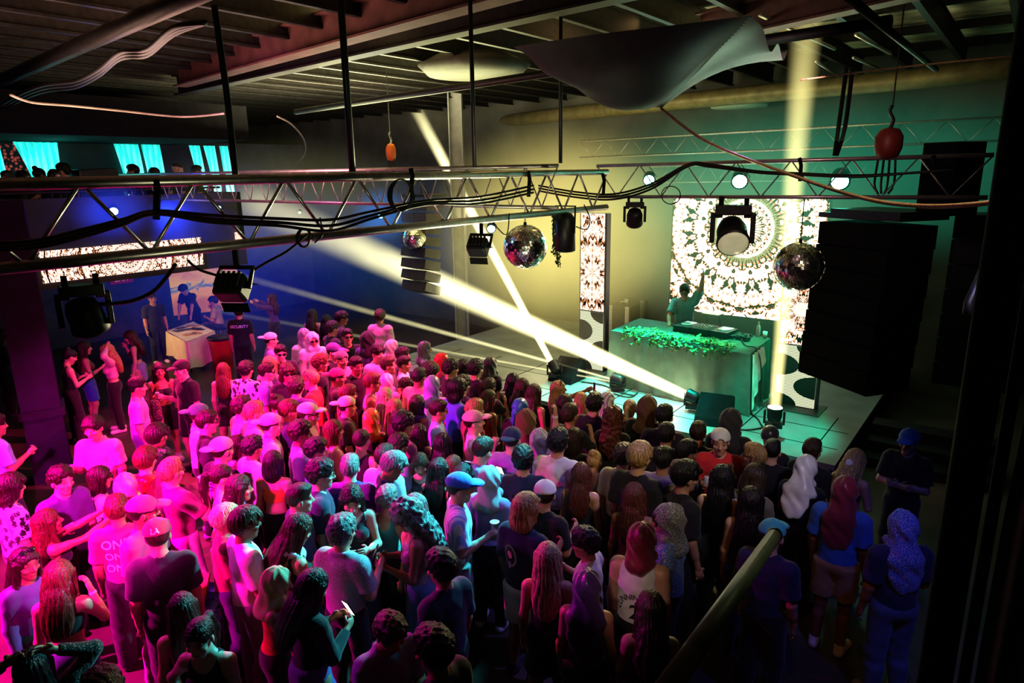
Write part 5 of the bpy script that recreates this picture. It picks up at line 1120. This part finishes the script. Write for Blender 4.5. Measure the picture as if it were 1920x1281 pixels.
725 670|99|m|drink|short/hbr|tee/dk|pants/bk|band|man with wristband drinking in profile
755 652|94|f|idle|curly/hbk|tee/bk|pants/bk||dark curls behind the man in the white collar
757 668|99|m|idle|short/hbk|shirt/wht|pants/bk||dark-haired man in white collar and dark jacket
797 640|84|f|idle|-|tee/lgr|pants/bk|wrap/gry|person in grey headscarf near the steel column
829 662|84|f|idle|-|tee/mar|pants/bk|wrap/red|person in red headscarf near the steel column
807 682|59|m|idle|afro/hbk|tee/lgr/paisley|pants/bk||man with rounded afro in speckled shirt
845 675|64|m|idle|curly/hbk|tee/bk|pants/bk||dark curly man below the red headscarf
870 678|59|m|idle|afro/hbk|tee/bk|pants/bk||man with dark afro beside the steel column base
640 659|150|m|cup|buzz/hdb|tee/lgr|pants/bk|capb/gry|person in grey cap bent towards the dance floor
625 644|120|m|idle|buzz/hdb|tee/bk|pants/bk|cap/pur|person in violet cap and black tee
697 700|89|m|cup|short/hrd|tank/lgr|pants/bk|glasses;cup=pale cup held by person in grey tank|person with glasses in grey tank, red-lit arm
725 700|30|f|idle|-|tee/pnk|pants/bk|wrap/pnk|person in draped pale pink headscarf
722 726|35|f|idle|braids/hpl|tank/pnk|pants/bk||woman with pale blonde braid
760 710|-60|f|idle|curly/hbk|tee/bk|pants/bk|sun|person with black curls and sunglasses facing left
810 704|25|m|idle|-|tee/wht|pants/bk|wrap/lav|person in lilac headscarf and white tee
785 690|40|m|idle|fade/hbk|tee/tan|pants/bk||man with faded black hair and bare nape
740 747|59|f|idle|braids/hbl|tank/mag|pants/bk||woman with pink-lit braids
650 744|84|m|idle|buzz/hdb|tee/dk|pants/bk|capb/crm|man in pale cream backward cap and dark tee
695 766|25|f|idle|-|tube/bk|pants/bk|wrap/org|woman in shiny orange headscarf with bare back
920 669|35|f|idle|-|tee/bk|pants/bk|wrap/dk|person in dark headscarf at the left end of the stage
892 675|40|m|idle|curly/hbk|tee/bk|pants/bk||dark curly head beside the dark headscarf
867 705|40|m|idle|curly/hbk|tee/bk|pants/bk||dark head below the steel column
962 700|35|f|idle|wavy/hbk|tee/bk|pants/bk||person with dark wavy hair at the stage edge
980 709|40|f|idle|half/hbr|tee/bk|pants/bk||woman with brown hair at the stage edge beside dark waves
915 712|40|f|drink|curly/hdb|tee/bk|pants/bk|;cup=pink-lit cup held up near dark headscarf|person holding a pink-lit cup under the dark headscarf
297 680|175|f|cup|half/hbk|tube/bk|shorts/bk|;can=pale can held by woman in black bandeau|woman in black bandeau and shorts facing us
338 676|-120|m|cup|buzz/hdb|tee/bk|shorts/bk|cap/bk|man in black cap, tee and shorts turned to the bandeau
255 708|94|m|idle|short/hbk|tee/lav|jeans/pur||person in lavender tee behind the mesh top
267 717|20|f|idle|long/hdb|croplong/bk/net|skirt/bk||woman in sheer black mesh top and black skirt
417 680|15|f|idle|long/hrd|dress/bk|-||woman in short black strapless dress with long reddish hair
8 618|74|f|phone|long/hbk|long/bk|pants/bk||person in black behind the column at frame edge
135 655|76|f|phone|bun/hbk|tank/bk|pants/bk||woman with bun in black tank by the purple column
157 640|84|f|cup|half/hdb|tank/brn|shorts/blu||woman in blue shorts between bun and raised arms
197 646|-88|f|hair|wavy/hbl|croplong/pnk|pants/bk|band|blonde woman in pink crop top, hands in her hair
240 621|-80|f|face|wavy/hbr|crop/bk|skirt/lav||woman with long wavy hair, black top and pale skirt
284 549|165|m|idle|short/hbr|tee/bk|pants/bk||man in black polo standing at the white-clothed table
340 535|-140|m|lean|flop/hbk|tee/bk|pants/bk||man in black tee leaning over the white-clothed table
398 556|-70|m|sit|flop/hbk|tee/tan|jeans/dk||man in tan shirt sitting at the end of the pale table
447 574|15|m|idle|short/hdb|tee/bk|pants/bk||guard in black shirt with SECURITY across the back
510 551|-60|f|photo|long/hrd|long/pur|pants/dk||red-haired person raising a phone by the blue wall
585 579|30|f|idle|long/hdb|tank/bk|pants/bk||woman with bare arms far back under the beam
612 590|35|f|idle|long/hbk|tank/bk|pants/bk||second bare-armed woman far back under the beam
640 584|89|m|idle|flop/hbk|shirt/dk|pants/bk||man with white collar far back in profile
712 581|20|m|idle|curly/hbr|tee/pnk|pants/bk||man in pale tee lit by the thin beam
690 622|40|m|idle|-|hoodie/pur|pants/bk|hood/bk|person in black hood in the back rows
735 637|74|f|idle|-|tee/lgr|pants/bk|wrap/wht/paisley|person in black and white patterned headscarf
650 617|165|m|drink|short/hbk|tee/bk|pants/bk|sun|man in round sunglasses and black tee, hand at chin
622 603|64|m|idle|curly/hbk|tee/dk|pants/bk||dark curly head behind the round sunglasses
'''
def parse_crowd():
    out = []
    for ln in CROWD.strip().split('\n'):
        f = ln.split('|')
        if len(f) != 9 or not f[-1]: print('BAD ROW', ln)
        x, y = [float(v) for v in f[0].split()]
        exs, held = (f[7].split(';')+[''])[:2]
        out.append(dict(x=x, y=y, face=f[1], sex=f[2], pose=f[3], hair=f[4], top=f[5], bot=f[6].strip(';'), ex=[e for e in exs.split(',') if e], held=held, label=f[8]))
    return out
ROWS = parse_crowd()
rr = random.Random(11)
for r in ROWS:
    r['h'] = rr.uniform(1.72, 1.83) if r['sex'] == 'm' else rr.uniform(1.6, 1.7)
    r['skin'] = SKINS[rr.choice([0, 0, 1, 1, 2, 3, 3, 5, 4, 6] if r['face'] not in ('178', '180') else [0, 3, 1])]
# let neighbours find room: a person may be a little taller or shorter, which slides the feet along the line of sight
hh = np.array([r['h'] for r in ROWS]); h0 = hh.copy()
D = np.array([ray(r['x'], r['y']) for r in ROWS]); D = D/(-D[:, 2:3])
for it in range(160):
    Pxy = D[:, :2]*(H-Z0-hh)[:, None]
    df = Pxy[:, None]-Pxy[None]; dd = np.sqrt((df**2).sum(2))+np.eye(len(ROWS))*9
    push = np.zeros(len(ROWS))
    for i, j in zip(*np.where(dd < .42)):
        g = (df[i, j]/(dd[i, j]+1e-6))@D[i, :2]; push[i] += -(.42-dd[i, j])*np.sign(g)*min(1, abs(g))/np.linalg.norm(D[i, :2])*.35
    hh = np.clip(hh+push, h0-.13, h0+.12)
def place_person(r, h, group='people on the dance floor', z=Z0):
    p = at(r['x'], r['y'], z+h); d = p[:2]/np.linalg.norm(p[:2])
    if r['face'] == 'S': fd = V3(-4.8, 11.8)-p[:2]
    else: a = R_(float(r['face'])); fd = V3(d[0]*math.cos(a)+d[1]*math.sin(a), -d[0]*math.sin(a)+d[1]*math.cos(a))
    rz = math.atan2(fd[1], fd[0])-math.pi/2
    # the table gives the top of the head: stand the feet so that the head, not the origin, lies under it
    J = skel(r['pose'], r['sex']); s = h/1.78; top = J['hc']+J['HR']@V3(0, -.01, .135*HS); s = h/top[2] if r['pose'] not in ('lean', 'sit') else h/1.79
    p = at(r['x'], r['y'], z+top[2]*s)
    c, sn = math.cos(rz), math.sin(rz); off = V3(c*top[0]-sn*top[1], sn*top[0]+c*top[1])*s
    o = person((p[0]-off[0], p[1]-off[1], z), rz, s, r['sex'], r['pose'], r['hair'], r['top'], r['bot'], r['ex'], r['label'], r['skin'], group, rr.choice(['wht', 'bk', 'lgr', 'dk']))
    o['row'] = r; return o
# things held in hands
def cup_mesh(kind):
    m = MB()
    if kind == 'can': m.lathe([(.02, -.06), (.033, -.052), (.033, .05), (.027, .06), (.001, .058)], n=14); return m.mesh('can', M['cup_can'], True)
    m.lathe([(.028, -.055), (.041, .055), (.044, .058), (.041, .06), (.037, .052), (.001, .046)], n=16); return m.mesh('cup', M['cup'], True)
M['cup'] = mat('clear_plastic_cup', (0.65, 0.65, 0.66), 0.2, var=0.1); M['cup_can'] = mat('printed_can', (0.7, 0.66, 0.68), 0.3, 0.3, var=0.25, scale=40)
M['phone'] = mat('phone_back', (0.02, 0.02, 0.025), 0.25, var=0.1)
HELD = {}
def hold(p, spec):
    k, lab = spec.split('='); J = p['J']; S, E, W, Fd, n, l = J['R']
    base = W+Fd*.09+n*.045
    if k in ('cup', 'can'):
        if k not in HELD: HELD[k] = cup_mesh(k)
        o = link(k, HELD[k]); o.matrix_world = p['M'] @ m4(np.eye(3), base+V3(0, .01, .02)); tag(o, lab, k, 'drinks held in the crowd')
    else:
        if 'phone' not in HELD:
            HELD['phone'] = MB().box((0, 0, 0), (.076, .01, .155)).mesh('phone', M['phone']); HELD['screen'] = MB().box((0, -.0058, 0), (.068, .0016, .145)).mesh('phone_screen', M['screen_phone'])
        W2 = J['L'][2]; c = (W+W2)/2+V3(0, .1, .09) if 'phone' in p['row']['pose'] or p['row']['pose'] == 'photo' else base+V3(0, 0, .05)
        o = link('phone', HELD['phone']); o.matrix_world = p['M'] @ m4(Rx(-24 if p['row']['pose'] == 'phone' else 0), c); tag(o, lab, 'phone', 'phones held in the crowd')
        if k != 'phone': child('phone_screen', HELD['screen'], o, None, None, M['screen_red'] if k == 'redphone' else None)
    return o
BY = {}
for r, h in zip(ROWS, hh):
    o = place_person(r, h); BY[r['label']] = o
    if r['held']: hold(o, r['held'])
def stool(o):
    b = o['body']; k = b.scale[1]; t = tag(empty('stool', b.location, b.rotation_euler[2]), 'dark stool under the seated man at the pale table', 'stool')
    MB().cyl((0, -.02, .385*k), (0, -.02, .42*k), .17).build('seat', M['dark_steel'], t)
    for q in range(4): a = q*math.pi/2+.8; MB().cyl((.13*math.cos(a), -.02+.13*math.sin(a), .385*k), (.17*math.cos(a), -.02+.17*math.sin(a), 0), .014, n=8).build('leg', M['dark_steel'], t)
def who(s): return next(o for k, o in BY.items() if s in k)

stool(who('sitting at the end'))
# ------------------------------------------------------------------ the DJ and the people on the balcony
djh = aty(1286, 533, 12.55)
r = dict(x=1286, y=533, face='172', sex='m', pose='dj', hair='short/hbk', top='shirt/tea/paisley', bot='pants/bk', ex=['glasses'], label='DJ behind the decks in patterned shirt with one arm raised', skin=SKINS[1])
DJ = person((djh[0], djh[1], .9), math.atan2(*( -(np.array([.9, -12.0])/12).tolist()[0]*V3(1,1,1)[:1], 1))[0] if False else R_(180+16), (djh[2]-.9)/1.72, 'm', 'dj', r['hair'], r['top'], r['bot'], r['ex'], r['label'], r['skin'], 'performers')
for k, (px, py, sex, hr, tp, lab) in enumerate(((14, 318, 'm', 'short/hbk', 'tee/bk', 'dark figure at the left frame edge of the balcony'), (38, 317, 'f', 'bob/hbk', 'tee/bk', 'rounded dark head in front of the rosy flower wall'), (68, 312, 'f', 'bun/hbk', 'tank/bk', 'balcony silhouette with hair tied up, before the tied curtain'), (98, 315, 'f', 'wavy/hbk', 'tee/bk', 'balcony silhouette with loose hair before the tied curtain'), (117, 304, 'm', 'curly/hbk', 'tee/bk', 'tallest balcony silhouette right of the tied curtain'),
    (250, 306, 'm', 'short/hbk', 'tee/bk', 'balcony man leaning before the middle curtain'), (286, 313, 'm', 'curly/hbk', 'tee/bk', 'shorter balcony figure before the slim curtain'), (328, 302, 'm', '-', 'tee/dk', 'dim balcony figure in a cap between curtains'), (364, 308, 'm', 'short/hbk', 'tee/dk', 'dim balcony figure before the narrow curtain'))):
    p = atx(px, py, BX-.75-.25*(k % 3)); s = (p[2]-ZD)/1.79
    person((p[0], p[1], ZD), R_((-60, 40, 60, 20, -90, -150, 120, 90, 60)[k]-90), s, sex, ('idle', 'cup', 'look', 'idle', 'turn', 'chat', 'cup', 'idle', 'cup')[k], hr, tp, 'pants/bk', ['cap/dk'] if hr == '-' else [], lab, SKINS[k % 4], 'people on the balcony', 'bk')
# ------------------------------------------------------------------ printed words and emblems on clothes
o = who('ONE ONE ONE'); LW, LB = M['letter_white'], M['letter_black']
for k, (tx, dx) in enumerate((('ONE', 0), ('ONE', 0), ('ONE', 0))): on_cloth(o, text_mb(tx), 'lettering', LW, 1.34-.115*k, .115 if k == 0 else .1, 'back', -.03)
on_cloth(o, text_mb('R'), 'lettering', LW, 1.0, .045, 'back', .05); on_cloth(o, ring_mb(.8, .95), 'lettering_ring', LW, 1.0, .045, 'back', .05)
o = who('CUNNINGHAM'); on_cloth(o, text_mb('CUNNINGHAM', 2.1), 'lettering', LB, 1.2, .062); on_cloth(o, text_mb('2'), 'number', LB, 1.07, .17); JP = np.array(o['body'].location)
o = who('SECURITY'); on_cloth(o, text_mb('SECURITY'), 'lettering', LW, 1.33, .085)
o = who('circular back print'); on_cloth(o, text_mb('CREATURE OF', 1.6), 'lettering', LW, 1.33, .05); 
for k, (a, b) in enumerate(((1.0, 1.15), (.65, .78), (.0, .4))): on_cloth(o, ring_mb(a, b), 'printed_rings', LW, 1.2, .085)
o = who('sleeve lettering'); on_cloth(o, text_mb('ZE'), 'lettering', LB, 1.3, .08, 'back', .05)
o = who('faint lettering'); on_cloth(o, text_mb('ADDI'), 'lettering', M['grey_cab'], 1.32, .06); on_cloth(o, text_mb('COUTURE'), 'lettering', M['grey_cab'], 1.25, .045)
o = who('photo print'); m = MB().sheet(lambda u, v: V3(-1+2*u, -.8+1.6*v, 0), 10, 8); on_cloth(o, m, 'photo_print', mat('photo_print', (.4, .38, .5), .7, var=.9, scale=14), 1.18, .16, lift=.006)
for key, side, x0, cc in (('skull print', 'back', -.06, LW), ('skull emblem', 'back', -.05, mat('print_pink', (.8, .45, .65), .7, var=.05))):
    o = who(key); on_cloth(o, ring_mb(.85, 1.05, sy=1.25), 'emblem_ring', cc, 1.24, .075, side, x0); on_cloth(o, ring_mb(0, .42, sy=1.1, c=(0, .15)), 'emblem_skull', cc, 1.24, .075, side, x0); on_cloth(o, ring_mb(0, .25, c=(0, -1.1), n=6, sy=2), 'emblem_drop', cc, 1.24, .075, side, x0)
def cap_sign(o, txt, size, back=True):
    t_ = text_mb(txt); J = o['J']; me = o['cap'].data; bvh = BVHTree.FromPolygons([v.co for v in me.vertices], [tuple(q.vertices) for q in me.polygons]); s = -1 if back else 1; vs = []
    for x, y, z in t_.v:
        h = bvh.ray_cast(Vector((x*size*(1 if back else -1), s*.4, .09+y*size)), Vector((0, -s, 0))); vs.append(tuple(h[0]+Vector((0, s*.003, 0))) if h[0] is not None else (x*size, s*.12, .09+y*size))
    t_.v = vs; t_.build('cap_monogram', M['letter_white'], o['cap'])
cap_sign(who('LA monogram'), 'LA', .05)
# ------------------------------------------------------------------ haze and light beams, their lit look put in as volume emission
def volume_mat(name, colr, build):
    m, nt, out = nodes(name); s = N(nt, 'SeparateXYZ', {0: N(nt, 'TexCoord').outputs['Object']}); st = build(nt, s.outputs)
    v = N(nt, 'VolumePrincipled', {'Color': c4((1, 1, 1)), 'Density': 0.0, 'Emission Strength': st, 'Emission Color': c4(colr)}); nt.links.new(v.outputs[0], out.inputs['Volume']); return m
def beam(a, b, r0, r1, colr, B, lab, fall=1.6):
    a, b = np.array(a, float), np.array(b, float); L = np.linalg.norm(b-a)
    def bld(nt, s):
        t = MA(nt, 'DIVIDE', s[2], L); R = MA(nt, 'ADD', MA(nt, 'MULTIPLY', t, r1-r0), r0); q = MA(nt, 'DIVIDE', MA(nt, 'ADD', MA(nt, 'MULTIPLY', s[0], s[0]), MA(nt, 'MULTIPLY', s[1], s[1])), MA(nt, 'MULTIPLY', R, R))
        f = MA(nt, 'POWER', MA(nt, 'MAXIMUM', MA(nt, 'SUBTRACT', 1.0, q), 0.0), 1.6); tc = MA(nt, 'MAXIMUM', t, 0.0)
        g = MA(nt, 'ADD', MA(nt, 'POWER', MA(nt, 'SUBTRACT', 1.0, MA(nt, 'MINIMUM', tc, 1.0)), fall), .03)
        no = N(nt, 'TexNoise', {'Vector': N(nt, 'TexCoord').outputs['Object'], 'Scale': 1.3, 'Detail': 2.0}).outputs[0]
        return MA(nt, 'MULTIPLY', MA(nt, 'MULTIPLY', MA(nt, 'DIVIDE', MA(nt, 'MULTIPLY', f, g), R), B), MA(nt, 'ADD', .55, MA(nt, 'MULTIPLY', no, .9)))
    m = MB(); m.cyl((0, 0, .0), (0, 0, L), r0*1.02, r1*1.02, n=20); o = m.build('light_beam', volume_mat('lit_haze', colr, bld)); q = Vector((b-a).tolist()).to_track_quat('Z', 'Y'); o.matrix_world = m4(np.array(q.to_matrix()), a)
    tag(o, lab, 'light beam', 'light beams through the haze', 'stuff'); return o
YEL = (1.0, .92, .48)
beam(BS[0], BE[0], .09, .8, YEL, 4.4, 'widest pale yellow beam slanting left across the hall', 3.2)
beam(BS[1], BE[1], .07, .24, YEL, 2.2, 'pale yellow beam rising from stage left to the ceiling', 1.1)
beam(BS[2], BE[2], .026, .16, YEL, .75, 'upper of two thin beams low over the crowd', 2.4); beam(BS[2]+V3(0, 0, -.04), BE[2]+V3(0, -.9, -1.0), .018, .1, YEL, .5, 'lower of two thin beams low over the crowd', 2.8)
beam(BS[3], BE[3], .1, .24, (1, .88, .35), .95, 'yellow beam standing upright at the right of the stage', .5)
def haze(c, hs, colr, rad, lab, n=.8):
    def bld(nt, s):
        no = N(nt, 'TexNoise', {'Vector': N(nt, 'TexCoord').outputs['Object'], 'Scale': 1.6, 'Detail': 2.0, 'Distortion': .5}).outputs[0]
        q = MA(nt, 'ADD', MA(nt, 'MULTIPLY', s[0], s[0]), MA(nt, 'ADD', MA(nt, 'MULTIPLY', s[1], s[1]), MA(nt, 'MULTIPLY', s[2], s[2])))
        f = MA(nt, 'POWER', MA(nt, 'MAXIMUM', MA(nt, 'SUBTRACT', 1.0, q), 0.0), 1.5)
        return MA(nt, 'MULTIPLY', MA(nt, 'MULTIPLY', f, rad), MA(nt, 'ADD', 1-n*.5, MA(nt, 'MULTIPLY', no, n)))
    m = MB().sphere((0, 0, 0), 1.0, 24, 14); o = m.build('haze', volume_mat('haze', colr, bld)); o.location = c; o.scale = hs; tag(o, lab, 'haze', 'coloured haze', 'stuff')
haze((-8.6, 13.2, 3.5), (3.2, 3.2, 2.7), (.72, .62, .2), .25, 'warm yellow haze around the left of the stage')
haze((-5.0, 14.2, 3.5), (3.6, 2.0, 2.4), (.36, .62, .3), .12, 'green haze over the DJ table')
haze((-3.5, 13.6, 4.7), (5.5, 2.2, 1.7), (.03, .5, .3), .1, 'teal haze under the stage trusses')
haze((-3.2, 11.2, 2.6), (1.9, 1.6, 2.2), (.0, .6, .32), .03, 'thin green haze at the right end of the DJ table')
haze((-16.5, 9.8, 2.6), (3.8, 4.6, 2.9), (.01, .045, .62), .058, 'deep blue haze in the left back corner')
haze(atx(213, 395, BX+.45), (.55, .75, .55), (.03, .08, 1), .55, 'blue glow in the haze around the bright balcony lamp', .2)
haze(aty(714, 404, 10.9), (.8, .7, .7), (.01, .25, .9), .4, 'blue glow in the haze around the lamp left of the column', .2)
haze((-13.5, 9.8, 4.2), (3.6, 3.5, 1.7), (.4, .4, .2), .045, 'pale haze behind the near truss')
haze((-12.8, 12.2, 3.0), (3.4, 2.8, 2.4), (.01, .11, .36), .05, 'steel-blue haze left of the column')
# ------------------------------------------------------------------ light
def lamp(kind, loc, colr, w, aim=None, size=.1, angle=40, blend=.5):
    l = bpy.data.lights.new(kind.lower()+'_lamp', kind); l.energy = w; l.color = colr
    if kind == 'SPOT': l.spot_size = R_(angle); l.spot_blend = blend; l.shadow_soft_size = size
    elif kind == 'AREA': l.size = size
    else: l.shadow_soft_size = size
    o = bpy.data.objects.new(l.name, l); COL.objects.link(o); o.location = [float(x) for x in loc]
    if aim is not None: o.rotation_euler = Vector((np.array(aim, float)-np.array(loc, float)).tolist()).to_track_quat('-Z', 'Y').to_euler()
    return o
TC_ = (T0+R0+B0)/3; TN = np.cross(R0-T0, B0-T0); TN /= np.linalg.norm(TN); TN *= np.sign(TN@(EYE-TC_)); TLAMP = TC_+TN*1.9
MAGENTA, PINKRED, CYAN, PURPLE, BLUE, GREEN, WARM = (1, .0, .42), (1, .02, .13), (.1, .85, 1), (.42, .06, 1), (.02, .06, 1), (.04, 1, .42), (1, .8, .4)
lamp('SPOT', (-8.6, -1.4, 5.4), (1, .0, .42), 10500, (-7.3, 2.7, 1.2), .1, 56, .7)
lamp('SPOT', (-3.3, .2, 4.2), (1, .02, .5), 2600, (-8.2, 3.6, 1.4), .1, 40, .6)
lamp('SPOT', (-12.8, 4.2, 5.6), (1, .02, .2), 5500, (-8.9, 5.3, 1.4), .1, 46, .7)
lamp('SPOT', (-5.8, 8.8, 5.4), (1, .03, .24), 5000, (-9.4, 5.6, 1.3), .1, 46, .8)
lamp('SPOT', (-10.6, 8.4, 5.6), (1, .04, .5), 1700, (-9.6, 8.0, 1.3), .1, 60, .8)
lamp('SPOT', (-3.7, 6.6, 4.35), (.06, .85, 1), 2000, (-4.5, 3.3, 1.5), .08, 44, .8); lamp('SPOT', (-8.8, 4.4, 4.3), (1, .02, .35), 1100, (-4.4, 3.2, 1.5), .1, 44, .8)
lamp('SPOT', (-1.6, 6.0, 5.4), (.3, .25, 1), 260, (-4.0, 4.4, 1.4), .1, 46, .7)
lamp('SPOT', (-9.0, 2.0, 5.6), (.75, .2, 1), 330, (-4.8, 6.4, 1.5), .1, 36, .8)
lamp('SPOT', (-9.4, 1.0, 5.0), (1, .0, .75), 700, (-3.4, 3.4, 1.2), .1, 34, .8)
lamp('SPOT', (-5.4, 12.6, 4.8), (1, .72, .36), 1200, (-5.0, 7.4, 1.5), .3, 60, .8)
lamp('SPOT', (1.2, 3.2, 6.2), (1, .85, .5), 420, (-4.4, 7.6, 1.6), .2, 46, .9)  # added camera-side fill for the front rows, no fixture there
lamp('SPOT', JP+V3(.6, -2.6, 3.4), (1, .72, .6), 60, JP+V3(0, 0, 1.2), .1, 16, .9)  # added small spot to bring out the jersey
lamp('SPOT', (.6, 4.0, 5.6), (.06, .12, 1), 170, (-1.0, 6.4, 1.2), .1, 46, .7)
lamp('SPOT', (-.6, 2.6, 5.2), (1, .35, .08), 40, (-1.0, 6.6, .6), .1, 30, .7)
lamp('SPOT', (-12.7, 6.4, 4.4), BLUE, 380, (-15.5, 10.0, .8), .2, 110, .8); lamp('POINT', atx(216, 397, BX+.3), BLUE, 14, size=.1); lamp('POINT', aty(714, 404, 10.9), (.02, .3, 1), 25, size=.1)
lamp('SPOT', (A_+C_)/2+V3(-.6, -2.6, 1.1), (1, .62, .2), 170, (A_+C_)/2-V3(0, 0, .3), .1, 60, .7); lamp('POINT', (A_+C_)/2+V3(.6, .6, 1.3), (1, .5, .3), 14, size=.2)
for px, w in ((1217, 260), (1387, 420), (1575, 420)):
    p = aty(px, 345, 13.0); lamp('SPOT', p+V3(0, -.12, -.1), GREEN if px > 1300 else (.05, .95, .7), w, V3(-4.6+(px-1387)*.006, 11.1, 1.4), .1, 48, .6)
lamp('SPOT', (-5.0, 11.0, 5.4), (.01, 1, .75), 2600, (-5.3, 10.2, .9), .1, 46, .5); lamp('SPOT', (-2.4, 8.8, 5.6), (.01, 1, .65), 1500, (-3.0, 10.3, .9), .1, 30, .6)
for k in range(4): d = (BE[k]-BS[k])/np.linalg.norm(BE[k]-BS[k]); lamp('SPOT', BS[k]+d*.3, (1, .9, .5), (500, 900, 150, 450)[k], BE[k], .05, (14, 9, 6, 9)[k], .4); lamp('POINT', BS[k]+d*.25+V3(0, -.1, .05), (1, .88, .5), (9, 9, 4, 5)[k], size=.08)
lamp('POINT', at(775, 200, 6.9), (1, .9, .55), 22, size=.4); lamp('POINT', at(670, 12, 6.9), (1, .75, .25), 16, size=.3); lamp('POINT', at(1190, 40, 6.9), (1, .6, .25), 14, size=.3); lamp('POINT', at(1520, 30, 6.9), (1, .8, .3), 8, size=.3)
lamp('AREA', (-8, 4.0, 5.0), (1, .6, .45), 170, (-8.3, 4.4, 7), 3.0); lamp('AREA', (-11.5, 9.5, 5.7), (.95, .85, .5), 380, (-11.5, 9.6, 7), 3.0); lamp('AREA', (-8.5, 9, 5.4), (.9, .9, .45), 280, (-8.5, 9.2, 7), 3.0)  # added upward fill standing in for ceiling bounce, no fixtures
lamp('SPOT', TLAMP, (.7, 1, .72), 130, (T0+R0+B0)/3, .15, 40, .8); lamp('AREA', (-3, 9, 5.0), (.8, .8, .4), 40, (-3, 9.3, 7), 3.0)  # added spot for the tarp facet and more ceiling fill, no fixtures
lamp('POINT', q_curtain+V3(-.4, .45, .1), (.6, .85, .35), .9, size=.05); lamp('SPOT', (-2.0, 1.2, 3.7), (1, .95, .6), 26, (XA, 3.6, 4.7), .1, 80, .9); lamp('SPOT', (-3.2, 4.6, 3.4), (1, .95, .6), 60, (XA, 5.2, 4.7), .1, 110, .9); lamp('SPOT', (-5.6, 7.4, 3.0), (1, .95, .55), 480, (XA, 3.6, 4.6), .15, 60, .8); lamp('POINT', (BB+1.0, 5.8, 5.3), (.05, 1, .85), 10, size=.2); lamp('SPOT', (-8, 4.2, 5.9), (1, .25, .75), 120, (-9, YC, 4.8), .2, 120, .8); lamp('SPOT', (-1.4, 5.4, 5.5), (1, .6, .6), 50, (-2.4, YD, 4.8), .2, 90, .8)  # added fills without fixtures, such as for curtain strip and near truss
# ------------------------------------------------------------------ camera and view
cd = bpy.data.cameras.new('camera'); co = bpy.data.objects.new('camera', cd); COL.objects.link(co)
cd.sensor_width = 36.0; cd.lens = F/1920*36.0; cd.clip_start = .05; cd.clip_end = 200
mm = Matrix(np.stack([RT, UP, -FW], 1).tolist()).to_4x4(); mm.translation = Vector(EYE.tolist()); co.matrix_world = mm
sc = bpy.context.scene; sc.camera = co
w = bpy.data.worlds.new('world'); w.use_nodes = True; w.node_tree.nodes['Background'].inputs[0].default_value = (.002, .002, .003, 1); sc.world = w
sc.view_settings.view_transform = 'Standard'; sc.view_settings.look = 'Medium High Contrast'; sc.view_settings.exposure = 0.25
sc.cycles.use_denoising = True; sc.cycles.adaptive_threshold = .02; sc.cycles.max_bounces = 4; sc.cycles.diffuse_bounces = 2; sc.cycles.glossy_bounces = 2; sc.cycles.transmission_bounces = 2; sc.cycles.volume_bounces = 0; sc.cycles.sample_clamp_indirect = 3.0; sc.cycles.caustics_reflective = False; sc.cycles.caustics_refractive = False
